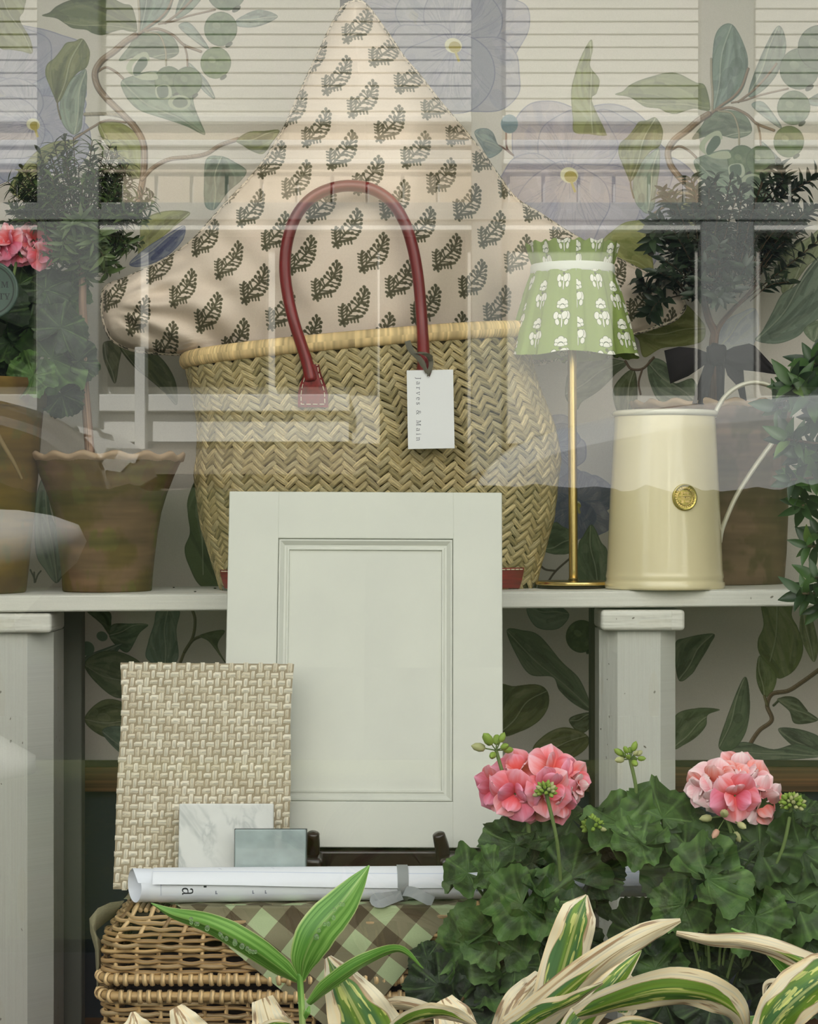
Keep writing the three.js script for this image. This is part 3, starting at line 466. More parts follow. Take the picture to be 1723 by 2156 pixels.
// ---------- the window bay ----------
const offWhite = mat({ color: rgb(214, 210, 198), roughness: 0.85 }), darkWood = mat({ map: pixTex(512, 64, (x, y) => { const k = 0.55 + 0.8 * fbm(x * 5, y * 10, 261, 4); return [112 * k, 78 * k, 48 * k]; }), roughness: 0.5 });
const inkBlue = plain([52, 62, 72], 0.8), blackPaint = plain([26, 24, 22], 0.7);
{
  const zw = -0.42, k = M(zw), a = P(WALL.x0, WALL.y0, zw), b = P(WALL.x0 + WALL.w, 1600, zw);
  const g = new THREE.PlaneGeometry(b.x - a.x, a.y - b.y).translate((a.x + b.x) / 2, (a.y + b.y) / 2, zw), uv = g.attributes.uv, v0 = 1 - (1600 - WALL.y0) / WALL.h;
  for (let i = 0; i < uv.count; i++) uv.setY(i, lerp(v0, 1, uv.getY(i)));
  const w = setting('wall_back', box(-0.9, 0.9, b.y, 2.62, zw - 0.05, zw - 0.001), offWhite);
  const sheet = part(w, 'wallpaper', g, mat({ map: T.wall, roughness: 0.85 }));
  sheet.userData.label = 'cream wallpaper hand painted with pansies, leaves and green fruit';
  setting('trim_1', box(-0.9, 0.9, P(0, 1612, zw).y, b.y, zw - 0.03, zw + 0.008), blackPaint);
  setting('trim_2', box(-0.9, 0.9, P(0, 1666, zw).y, P(0, 1614, zw).y, zw - 0.03, zw + 0.004), darkWood);
  setting('wall_low', box(-0.9, 0.9, 0.76, P(0, 1668, zw).y, zw - 0.05, zw - 0.012), inkBlue);
  setting('floor', box(-0.9, 0.9, 0.7, 0.76, -0.47, 0.4), darkWood);
  setting('ceiling', box(-0.9, 0.9, 2.62, 2.7, -0.47, 0.38), offWhite);
  setting('wall_left', box(-0.9, -0.86, 0.76, 2.62, -0.42, 0.38), offWhite);
  setting('wall_right', box(0.86, 0.9, 0.76, 2.62, -0.42, 0.38), offWhite);
  const win = setting('window_1', mergeGeometries([box(-0.88, -0.8, 0.83, 2.62, 0.38, 0.46), box(0.8, 0.88, 0.83, 2.62, 0.38, 0.46), box(-0.8, 0.8, 2.55, 2.62, 0.38, 0.46), box(-0.8, 0.8, 0.83, 0.88, 0.38, 0.46)]), offWhite);
  const pane = part(win, 'glass_pane', new THREE.PlaneGeometry(1.6, 1.67).translate(0, 1.715, 0.42), new THREE.MeshPhysicalMaterial({ color: 0xffffff, roughness: 0, transmission: 1, thickness: 0, ior: 1.7, side: THREE.DoubleSide }));
  pane.castShadow = false;
  // the shop that holds the bay: front, roof, back and ends
  const shopM = plain([150, 156, 150], 0.8);
  setting('wall_front', mergeGeometries([box(-4.5, -0.88, 0.6, 3.3, 0.34, 0.46), box(0.88, 4.5, 0.6, 3.3, 0.34, 0.46), box(-0.88, 0.88, 2.62, 3.3, 0.38, 0.46), box(-0.88, 0.88, 0.6, 0.83, 0.38, 0.46)]), shopM);
  setting('roof', box(-4.6, 4.6, 3.3, 3.4, -3.1, 0.7), shopM);
  setting('wall_rear', box(-4.5, 4.5, 0.6, 3.3, -3.0, -2.9), shopM);
}
// ---------- the street, seen only in the glass ----------
const FD = 9, ZF = 0.84 - (CAMZ - FD), fx = (px) => (px - CX) * FD / FOC, fy = (py) => CAMY - (py - HY) * FD / FOC;
const creamPaint = plain([226, 224, 214], 0.7), pilasterPaint = plain([146, 150, 146], 0.7), whitePaint = plain([238, 238, 230], 0.6), tanPaint = plain([206, 190, 166], 0.7), darkGlass = phys({ color: rgb(20, 24, 26), roughness: 0.15 }), lowBrick = plain([92, 84, 70], 0.9);
setting('ground', box(-14, 14, 0.58, 0.78, 0.46, 15), mat({ map: canvasTex(512, 512, (g, W, H) => { g.fillStyle = css([96, 98, 92]); g.fillRect(0, 0, W, H); speckle(g, W, H, 50, 301); }, { rep: [20, 10] }), roughness: 0.95 }));
setting('lawn', box(-14, 14, 0.78, 0.8, 1.6, 3.9), mat({ map: canvasTex(512, 512, (g, W, H) => { g.fillStyle = css([84, 98, 46]); g.fillRect(0, 0, W, H); const r = rng(303); for (let i = 0; i < 9000; i++) { g.fillStyle = css(mixc([62, 80, 32], [132, 126, 66], r()), 0.7); g.fillRect(r() * W, r() * H, 2, 3 + r() * 7); } }, { rep: [14, 2] }), roughness: 1 }));
{
  const h = thing('house', 'cream clapboard shop front across the street, mirrored in the window glass', 'building', V(0, 0.78, ZF));
  const X0 = -6.5, X1 = 6.5;
  part(h, 'wall', box(X0, X1, 0.78, 8.2, ZF + 0.02, ZF + 2.5), creamPaint);
  const board = box(X0, X1, -0.031, 0.031, -0.006, 0.006), tilt = new THREE.Quaternion().setFromAxisAngle(V(1, 0, 0), 0.16);
  for (let y = 246, n = 0; fy(y) < 8.1; y -= 27, n++) piece(h, 'siding_board', board, creamPaint, V(0, fy(y), ZF), tilt);
  for (const [a, b] of [[85, 215], [992, 1056], [1470, 1582], [-560, -430], [2220, 2350]]) part(h, 'pilaster', box(fx(a), fx(b), 0.78, 8.1, ZF - 0.09, ZF + 0.02, 0.01), pilasterPaint);
  const band = (n, y0, y1, out, m) => part(h, n, box(X0, X1, fy(y1), fy(y0), ZF - out, ZF + 0.02, 0.006), m);
  band('trim_board', 250, 264, 0.075, whitePaint); band('trim_board', 266, 298, 0.03, tanPaint); band('trim_board', 299, 312, 0.06, whitePaint); band('trim_board', 314, 338, 0.04, creamPaint); band('trim_board', 339, 350, 0.055, whitePaint);
  band('trim_board', 351, 366, 0.03, tanPaint); band('cornice', 430, 447, 0.06, pilasterPaint); band('cornice', 447, 470, 0.1, pilasterPaint); band('cornice', 470, 490, 0.075, whitePaint);
  for (let px = -1960; px < 3600; px += 74) part(h, 'transom_pane', box(fx(px), fx(px + 66), fy(430), fy(366), ZF - 0.012, ZF), px > 230 && px < 1480 ? tanPaint : darkGlass);
  for (const [a, b] of [[-410, 70], [228, 290], [314, 560], [580, 790], [1290, 1460], [1600, 1850], [1880, 2200]]) part(h, 'shop_window', box(fx(a), fx(b), fy(815), fy(500), ZF - 0.02, ZF + 0.02), darkGlass);
  part(h, 'door', box(fx(800), fx(980), 0.78, fy(500), ZF - 0.02, ZF + 0.02), darkGlass);
  part(h, 'sill', box(fx(-410), fx(738), fy(868), fy(832), ZF - 0.08, ZF + 0.02, 0.006), whitePaint);
  part(h, 'stall_panel', box(fx(214), fx(735), fy(930), fy(874), ZF - 0.03, ZF + 0.02), whitePaint);
  part(h, 'post', box(fx(291), fx(313), 0.78, fy(735), ZF - 0.12, ZF, 0.005), whitePaint);
  part(h, 'stall_riser', box(X0, X1, 0.78, fy(934), ZF - 0.02, ZF + 0.02), lowBrick);
  part(h, 'timber_rail', box(fx(-500), fx(760), fy(1070), fy(1030), ZF - 0.2, ZF - 0.1), plain([140, 130, 116], 0.9));
  part(h, 'timber_rail', box(fx(-500), fx(760), fy(1000), fy(948), ZF - 0.2, ZF - 0.1), plain([140, 130, 116], 0.9));
}
{ // parked cars along the kerb
  const profile = (pts) => { const s = new THREE.Shape(); s.moveTo(...pts[0]); const c = curve(pts.map((p) => V(p[0], p[1], 0)), 90); c.forEach((p) => s.lineTo(p.x, p.y)); s.closePath(); return s; };
  function car(name, label, at, turn, paint) {
    const t = thing(name, label, 'car', at);
    const body = new THREE.ExtrudeGeometry(profile([[0.05, 0.28], [0, 0.5], [0.06, 0.78], [0.5, 0.93], [1.2, 1.0], [1.3, 1.01], [1.95, 1.44], [2.9, 1.47], [3.55, 1.06], [4.15, 1.0], [4.25, 0.6], [4.2, 0.28]]), { depth: 1.5, bevelEnabled: true, bevelSize: 0.08, bevelThickness: 0.1, bevelSegments: 4, curveSegments: 4 }).translate(0, 0, -0.75);
    const glass = new THREE.ExtrudeGeometry(profile([[1.45, 1.04], [1.98, 1.38], [2.85, 1.41], [3.35, 1.06]]), { depth: 1.73, bevelEnabled: false }).translate(0, 0, -0.865);
    const m1 = new THREE.Mesh(body, paint); m1.name = 'body'; t.add(m1);
    const m2 = new THREE.Mesh(glass, darkGlass); m2.name = 'side_window'; t.add(m2);
    for (const [x, z] of [[0.85, 0.72], [3.4, 0.72], [0.85, -0.72], [3.4, -0.72]]) { const w = new THREE.Mesh(new THREE.TorusGeometry(0.24, 0.085, 10, 24), blackPaint); w.name = 'wheel'; w.position.set(x, 0.32, z * 1.14); t.add(w); const hub = new THREE.Mesh(new THREE.CylinderGeometry(0.19, 0.17, 0.1, 20).rotateX(Math.PI / 2), tileGrey); hub.name = 'hub_cap'; w.add(hub); }
    for (const z of [-0.6, 0.6]) { const l = new THREE.Mesh(new THREE.SphereGeometry(0.1, 14, 8).scale(0.6, 0.7, 1.4), whitePaint); l.name = 'headlamp'; l.position.set(0.08, 0.68, z); t.add(l); }
    t.rotation.y = turn; return t;
  }
  car('parked_car', 'pale silver car parked opposite, its long bonnet mirrored beside the brass lamp', V((1035 - CX) * 7 / FOC, 0.78, 0.84 - (CAMZ - 7) + 0.9), 0, phys({ color: rgb(200, 204, 204), roughness: 0.35, clearcoat: 1 }));
  car('parked_car', 'dark car parked opposite, its nose mirrored at the left edge of the window', V((172 - CX) * 7 / FOC, 0.86, 0.84 - (CAMZ - 7) + 0.9), Math.PI, phys({ color: rgb(92, 86, 78), roughness: 0.35, clearcoat: 1 }));
}
{ // white urn standing by the path, mirrored at the left
  const z = 0.84 - (CAMZ - 5.2), mp = 5.2 / FOC, c = V((-62 - CX) * mp, 0, z), y = (py) => CAMY - (py - HY) * mp;
  const u = thing('garden_urn', 'white rounded garden urn by the path, mirrored in front of the left clay pot', 'urn', V(c.x, 0.78, z));
  part(u, 'bowl', revolve(c, [[0.06, y(1345)], [0.1, y(1320)], [0.19, y(1240)], [0.262, y(1185)], [0.286, y(1140)], [0.266, y(1105)], [0.2, y(1085)], [0.12, y(1074)], [0.001, y(1070)]], 48), whitePaint);
  part(u, 'foot', revolve(c, [[0.001, 0.78], [0.16, 0.78], [0.16, 0.84], [0.06, 0.9], [0.05, y(1340)]], 32), whitePaint);
}
{ // clipped hedge along the lawn
  const rows = []; for (let i = 0; i <= 26; i++) { const f = i / 26 * Math.PI, a = []; for (let j = 0; j <= 240; j++) { const x = lerp(-7, 7, j / 240), k = 1 + 0.16 * (fbm(x * 9, i * 0.8, 307, 3) - 0.5); a.push(V(x, 0.78 + Math.pow(Math.sin(f), 0.35) * 0.72 * k, 4.2 - Math.sign(Math.cos(f)) * Math.pow(Math.abs(Math.cos(f)), 0.4) * 0.26 * k)); } rows.push(a); }
  solo('hedge', grid(rows), mat({ color: rgb(42, 56, 30), roughness: 1 }), 'low dark clipped hedge across the street, faintly mirrored in the glass', 'hedge');
}
setting('planting_bed', mergeGeometries([box(-1.3, 1.3, 0.78, 0.9, 0.46, 1.02)]), mat({ color: rgb(52, 40, 30), roughness: 1 }));

// ---------- the plank shelf on its two posts ----------
const shelfTop = (x) => CAMY - (1246.5 - HY) * M(-0.12) + 0.0038 * (x / 0.5);   // falls a little to the left
{
  const t = thing('shelf_plank', 'long white painted plank carrying the pots, basket, lamp and jug', 'shelf', V(0, shelfTop(0) - 0.021, -0.25));
  const g = new RoundedBoxGeometry(1.56, 0.021, 0.26, 3, 0.003); const uv = g.attributes.uv, p = g.attributes.position, n = g.attributes.normal;
  for (let i = 0; i < uv.count; i++) uv.setXY(i, p.getX(i) / 0.5, (Math.abs(n.getY(i)) > 0.7 ? p.getZ(i) : p.getY(i)) / 0.5 + 0.3);
  const b = new THREE.Mesh(g, mat({ map: T.shelf, roughness: 0.55, bumpMap: T.paintBump, bumpScale: 0.0008 })); b.name = 'board'; b.position.set(0, 0.0105, 0); b.rotation.z = Math.atan(0.0038 / 0.5); b.castShadow = b.receiveShadow = true; t.add(b);
  const r = rng(71);
  for (const [px, py, s] of [[366, 1237, 3], [411, 1247, 3.4], [453, 1240, 4]]) { const z = lerp(-0.125, -0.37, clamp((1250 - py) / 16)), q = P(px, py, z); piece(scene, 'x', new THREE.DodecahedronGeometry(0.0011 * s / 3, 0).scale(1.5, 0.6, 1), soilM, V(q.x, shelfTop(q.x) + 0.0006, z)); const o = scene.children[scene.children.length - 1]; o.name = numbered('soil_crumb'); tag(o, ['small soil crumb right of the left clay pot', 'dark soil crumb at the plank front edge', 'soil crumb closest to the cupboard door edge'][px > 400 ? (px > 440 ? 2 : 1) : 0], 'crumb', 'soil crumbs on the plank'); }
}
function octPost(name, label, x0, x1, capX0, capX1, capTop, capBot, zf) {
  const k = M(zf), a = P(x0, capBot, zf), b = P(x1, 2260, zf), w = b.x - a.x, cx = (a.x + b.x) / 2, ch = w * 0.22, dz = w;
  const t = thing(name, label, 'post', V(cx, 0.76, zf - dz / 2));
  const s = new THREE.Shape(); const pts = [[-w / 2 + ch, -dz / 2], [w / 2 - ch, -dz / 2], [w / 2, -dz / 2 + ch * 0.8], [w / 2, dz / 2 - ch], [w / 2 - ch, dz / 2], [-w / 2 + ch, dz / 2], [-w / 2, dz / 2 - ch], [-w / 2, -dz / 2 + ch * 0.8]];
  pts.forEach((p, i) => i ? s.lineTo(p[0], -p[1]) : s.moveTo(p[0], -p[1])); s.closePath();
  const g = new THREE.ExtrudeGeometry(s, { depth: a.y - 0.76, bevelEnabled: false }).rotateX(-Math.PI / 2).translate(cx, 0.76, zf - dz / 2);
  const uv = g.attributes.uv, p = g.attributes.position; for (let i = 0; i < uv.count; i++) uv.setXY(i, p.getY(i) / 0.4, (p.getX(i) + p.getZ(i)) / 0.4);
  part(t, 'shaft', g, mat({ map: T.post, roughness: 0.6, bumpMap: T.paintBump, bumpScale: 0.0008 }));
  const c0 = P(capX0, capTop, zf + 0.012), c1 = P(capX1, capBot, zf + 0.012);
  const cg = new RoundedBoxGeometry(c1.x - c0.x, c0.y - c1.y, 0.1, 4, 0.005).translate((c0.x + c1.x) / 2, (c0.y + c1.y) / 2, zf + 0.012 - 0.05); const u2 = cg.attributes.uv, p2 = cg.attributes.position; for (let i = 0; i < u2.count; i++) u2.setXY(i, p2.getX(i) / 0.4 + 0.2, p2.getY(i) / 0.4);
  part(t, 'cap', cg, mat({ map: T.shelf, roughness: 0.6, bumpMap: T.paintBump, bumpScale: 0.002 }));
  return t;
}
octPost('shelf_post', 'thick white eight-sided post with a chipped cap under the left plank end', -110, 105, -116, 108, 1291, 1333, -0.135);
octPost('shelf_post', 'slim white eight-sided post with a square cap behind the geraniums', 1265, 1427, 1266, 1443, 1284, 1328, -0.135);
for (const [x0, x1, l] of [[109, 172, 'dark grey upright board beside the thick left post'], [1244, 1268, 'narrow dark brown upright batten beside the slim right post']]) {
  const z = -0.3, a = P(x0, 1300, z), b = P(x1, 2000, z); solo('upright_board', box(a.x, b.x, 0.76, shelfTop(0) - 0.026, z - 0.03, z, 0.002), x0 < 500 ? plain([122, 124, 116], 0.7) : plain([74, 66, 54], 0.8), l, 'board');
}

// ---------- straw basket with its leather handle ----------
const BZ = -0.242, HW = [[1240, 328], [1195, 340], [1100, 368], [985, 382], [930, 374], [860, 360], [800, 356], [730, 358], [690, 358]];
const hwAt = (py) => { for (let i = 0; i < HW.length - 1; i++) if (py <= HW[i][0] && py >= HW[i + 1][0]) return lerp(HW[i][1], HW[i + 1][1], (HW[i][0] - py) / (HW[i][0] - HW[i + 1][0])); return py > 1240 ? 328 : 360; };
const bTop = (x) => P(0, 738, BZ).y + (x - P(750, 0, BZ).x) * 0.088, bBot = shelfTop(0.05) + 0.001;
const bcx = (py) => P(lerp(752, 795, smooth(720, 960, py)), 0, BZ).x;
// point on the basket: th = 0 faces the camera, v = 0 foot .. 1 rim
function onBasket(th, v, out = 0) {
  let y = lerp(bBot, bTop(P(750, 0, BZ).x), v), py = HY - (y - CAMY) / M(BZ), a = hwAt(py) * M(BZ), d = lerp(0.088, 0.108, smooth(0, 0.5, v)), s = Math.sin(th), c = Math.cos(th);
  const x = bcx(py) + a * Math.sign(s) * Math.pow(Math.abs(s), 0.86), z = BZ + d * Math.sign(c) * Math.pow(Math.abs(c), 0.86);
  y = lerp(bBot, bTop(x), v);
  if (!out) return V(x, y, z);
  const e = 0.01, vb = Math.min(v, 0.985), o = V(x, y, z), b0 = onBasket(th, vb), q = onBasket(th + e, vb), w = onBasket(th, vb + e), n = q.sub(b0).cross(w.sub(b0)).normalize(); if (n.z * c + n.x * s < 0) n.negate();
  return o.addScaledVector(n, out);
}
const basket = thing('straw_basket', 'woven straw market basket with red leather handle, holding the printed cushion', 'basket', V(P(780, 0, BZ).x, bBot, BZ));
{
  const rows = []; for (let i = 0; i <= 30; i++) { const a = []; for (let j = 0; j <= 96; j++) a.push(onBasket(j / 96 * Math.PI * 2, i / 30, -0.003)); rows.push(a); }
  part(basket, 'lining', grid(rows, true), mat({ color: rgb(96, 84, 52), roughness: 0.9 }));
  // herringbone of split straw: 300 largest as pieces, the rest joined
  const L = 0.0212, Wd = 0.0074, mk = (seed) => {
    const r = rng(seed), top = [], n = 6; for (let i = 0; i <= n; i++) { const u = i / n - 0.5, dip = 0.0017 * (1 - Math.pow(Math.abs(u) * 2, 3)), w = Wd * 0.5 * (0.86 + 0.14 * (1 - Math.abs(u * 2) ** 6) + 0.06 * (r() - 0.5)); const a = []; for (const [f, h] of [[-1, -0.0008], [-0.8, 0.5], [0, 0.8], [0.8, 0.5], [1, -0.0008]]) a.push(V(f * w, u * L, h === -0.0008 ? -0.001 : dip + h * 0.0006)); top.push(a); }
    return grid(top, false, (i, j) => [i / n, j / 4]);
  };
  const geos = [mk(1), mk(2), mk(3)], all = [], r = rng(77);
  const colW = 0.0138, rowH = Wd * 1.40, H = bTop(P(750, 0, BZ).x) - bBot;
  let s = 0, th = -1.62, col = 0;
  const step = (t) => onBasket(t, 0.55).distanceTo(onBasket(t + 0.002, 0.55)) / 0.002;
  while (th < 1.62) {
    for (let v = -0.5; v < H / rowH + 1; v++) {
      const vv = (v * rowH + (col % 2 ? rowH * 0.5 : 0)) / H; if (vv < 0.015 || vv > 0.985) continue;
      const p = onBasket(th, vv, 0.0006), e = 0.004, n = onBasket(th, vv, 0.02).sub(p).normalize(), up = onBasket(th, Math.min(1, vv + 0.02)).sub(onBasket(th, vv - 0.02)).normalize(), sd = up.clone().cross(n).normalize();
      const a = (col % 2 ? 1 : -1) * (0.86 + 0.12 * (r() - 0.5)), dir = up.clone().multiplyScalar(Math.cos(a)).addScaledVector(sd, Math.sin(a)), x = dir.clone().cross(n).normalize();
      const nn = n.clone().addScaledVector(dir, 0.09 * (r() - 0.2)).normalize(), z = x.clone().cross(dir).normalize();
      all.push({ p: p.addScaledVector(n, 0.0008 * r()), q: qFrom(x, dir, z), g: Math.floor(r() * 3), m: Math.floor(r() * 5), face: n.z, sc: V(0.92 + 0.2 * r(), 0.95 + 0.14 * r(), 1), hid: 0 });
    }
    th += colW / step(th); col++;
  }
  for (const o of all) { const d = CAMZ - o.p.z, px = CX + o.p.x * FOC / d, py = HY - (o.p.y - CAMY) * FOC / d; o.hid = (px > 478 && px < 1062 && py > 1030) || py > 1235 ? 1 : 0; }
  all.sort((a, b) => a.hid - b.hid || b.face - a.face);
  all.slice(0, 300).forEach((o) => piece(basket, 'straw_strip', geos[o.g], strawM[o.m], o.p, o.q, o.sc));
  for (let m = 0; m < 5; m++) { const rest = all.slice(300).filter((o) => o.m === m).map((o) => geos[o.g].clone().applyMatrix4(new THREE.Matrix4().compose(o.p, o.q, o.sc))); const w = part(basket, 'straw_weave', mergeGeometries(rest), strawM[m]); w.userData.kind = 'stuff'; }
  // bound rim
  const rim = []; for (let j = 0; j <= 120; j++) rim.push(onBasket(j / 120 * Math.PI * 2, 1, 0.0015).add(V(0, 0.005, 0)));
  const rg = []; for (let j = 0; j <= 120; j++) { const c = rim[j], n = onBasket(j / 120 * Math.PI * 2, 1, 0.02).sub(onBasket(j / 120 * Math.PI * 2, 1)).setY(0).normalize(), a = []; for (let k = 0; k <= 12; k++) { const f = k / 12 * Math.PI * 2; a.push(c.clone().addScaledVector(n, Math.cos(f) * 0.0085).add(V(0, Math.sin(f) * 0.0108, 0))); } rg.push(a); }
  part(basket, 'rim', grid(rg, true, (i, j) => [i / 120 * 1.4, j / 12]), rimM);
  // leather foot band
  const foot = []; for (const v of [0.004, 0.03, 0.06, 0.086]) { const a = []; for (let j = 0; j <= 60; j++) a.push(onBasket(-1.2 + j / 60 * 2.24, v, 0.0045 + 0.0012 * Math.sin(v * 36))); foot.push(a); }
  const band = part(basket, 'foot_band', grid(foot), leather, 'red leather band round the foot of the basket');
  const st = []; for (let j = 0; j < 46; j++) { const a = -1.16 + j * 0.0475, p0 = onBasket(a, 0.08, 0.006), p1 = onBasket(a + 0.034, 0.08, 0.006); st.push(tube([p0, p1], 0.0007, 5)); }
  part(band, 'stitching', mergeGeometries(st), stitchM);
}
{ // handle: padded loop standing in front of the cushion, with two sewn tabs
  const zf = -0.128, pts = [[655, 800, zf], [650, 775, zf], [638, 735, zf + 0.001], [620, 680, zf + 0.002], [606, 620, zf], [600, 560, zf], [606, 505, zf], [624, 455, zf], [655, 418, zf], [697, 397, zf], [740, 391, zf], [785, 399, zf], [823, 424, zf], [852, 468, zf], [869, 520, zf], [880, 580, zf], [886, 640, zf], [890, 700, zf + 0.002], [892, 745, zf + 0.001], [893, 790, zf]].map((p) => P(...p));
  part(basket, 'handle', tube(pts, (t) => M(zf) * (12.4 + 1.5 * smooth(0.12, 0.02, t) + 1.5 * smooth(0.88, 0.98, t)), 14, 110), leather, 'arched padded red leather handle');
  for (const [cx, lab] of [[658, 0], [894, 1]]) {
    const rows = [], lines = []; const wAt = (t) => lerp(15, 32, smooth(0, 0.75, t)) * M(zf);
    for (let i = 0; i <= 10; i++) { const t = i / 10, a = [], py = 768 + 90 * t; for (let j = 0; j <= 8; j++) { const u = j / 4 - 1, c = P(cx + (cx < 800 ? 2 * t : -2 * t), py, zf - 0.004 - 0.003 * t); a.push(V(c.x + u * wAt(t), c.y, c.z + 0.006 * (1 - u * u * u * u) * (1 - 0.6 * t) + 0.0035)); } rows.push(a); }
    const tab = part(basket, 'handle_tab', grid(rows), leather);
    const path = []; for (let i = 0; i <= 8; i++) path.push([-0.78, i / 8 * 0.93]); for (let i = 1; i < 8; i++) path.push([-0.78 + 1.56 * i / 8, 0.93]); for (let i = 8; i >= 0; i--) path.push([0.78, i / 8 * 0.93]); path.push([-0.78, 0]);
    const cp = path.map(([u, t]) => { const c = P(cx + (cx < 800 ? 2 * t : -2 * t), 770 + 88 * t, zf - 0.004 - 0.003 * t); return V(c.x + u * wAt(t), c.y, c.z + 0.0045 + 0.006 * (1 - u ** 4) * (1 - 0.6 * t)); });
    const d = []; let acc = 0; for (let i = 0; i < cp.length - 1; i++) { const n = Math.max(1, Math.round(cp[i].distanceTo(cp[i + 1]) / 0.0009)); for (let q = 0; q < n; q++) { if ((acc++ % 9) < 6) d.push(tube([cp[i].clone().lerp(cp[i + 1], q / n), cp[i].clone().lerp(cp[i + 1], (q + 1) / n)], 0.0006, 4)); } }
    part(tab, 'stitching', mergeGeometries(d), stitchM);
  }
}
{ // swing tag
  const z = -0.112, c = P(907, 862, z), k = M(z), w = 97 * k, h = 165 * k;
  const t = thing('swing_tag', 'white card tag with grey serif lettering tied to the basket handle', 'tag', P(907, 946, z));
  const s = new THREE.Shape(); s.moveTo(-w / 2, -h / 2); s.lineTo(w / 2, -h / 2); s.lineTo(w / 2, h / 2); s.lineTo(5 * k, h / 2); s.lineTo(-1 * k, h / 2 - 15 * k); s.lineTo(-10 * k, h / 2); s.lineTo(-w / 2, h / 2); s.closePath();
  const g = new THREE.ExtrudeGeometry(s, { depth: 0.0012, bevelEnabled: true, bevelSize: 0.0003, bevelThickness: 0.0003, bevelSegments: 2 }); g.rotateZ(0.018); g.rotateX(-0.03); g.translate(c.x, c.y, z);
  const tx = canvasTex(640, 1090, (q, W, H) => { q.fillStyle = css([234, 235, 236]); q.fillRect(0, 0, W, H); q.save(); q.translate(W * 0.225, H * 0.09); q.rotate(Math.PI / 2); q.fillStyle = css([104, 106, 112]); q.font = '88px serif'; let x = 0; const word = 'Jarves & Main', gap = [1.5, 1.25, 1.3, 1.2, 1.25, 1.7, 1, 1.0, 1, 1.3, 1.2, 1.4, 1]; for (let i = 0; i < word.length; i++) { q.fillText(word[i], x, 22); x += q.measureText(word[i]).width + 25; } q.restore(); speckle(q, W, H, 5, 311); });
  const uv = g.attributes.uv, p = g.attributes.position; for (let i = 0; i < uv.count; i++) uv.setXY(i, (p.getX(i) - c.x) / w + 0.5, (p.getY(i) - c.y) / h + 0.5);
  part(t, 'card', g, mat({ map: tx, roughness: 0.6 }));
  const rb = (pts, wd) => { const rows = curve(pts.map((q) => P(...q)), 16).map((q, i) => { const n = V(wd * k * (i > 13 ? 0.6 : 1), wd * 0.3 * k, 0); return [q.clone().sub(n), q.clone().add(V(0, 0, 0.0008)), q.clone().add(n)]; }); return grid(rows); };
  const ol = phys({ color: rgb(92, 88, 72), roughness: 0.6, sheen: 0.3 });
  part(t, 'ribbon', mergeGeometries([rb([[858, 718, z + 0.002], [866, 738, z + 0.004], [884, 756, z + 0.004], [900, 785, z + 0.003]], 6), rb([[906, 752, z - 0.004], [908, 768, z + 0.002], [905, 780, z + 0.003], [902, 792, z + 0.003]], 5), rb([[878, 742, z + 0.006], [892, 744, z + 0.008], [904, 750, z + 0.005], [908, 758, z + 0.002]], 6)]), ol, 'olive satin ribbon');
}

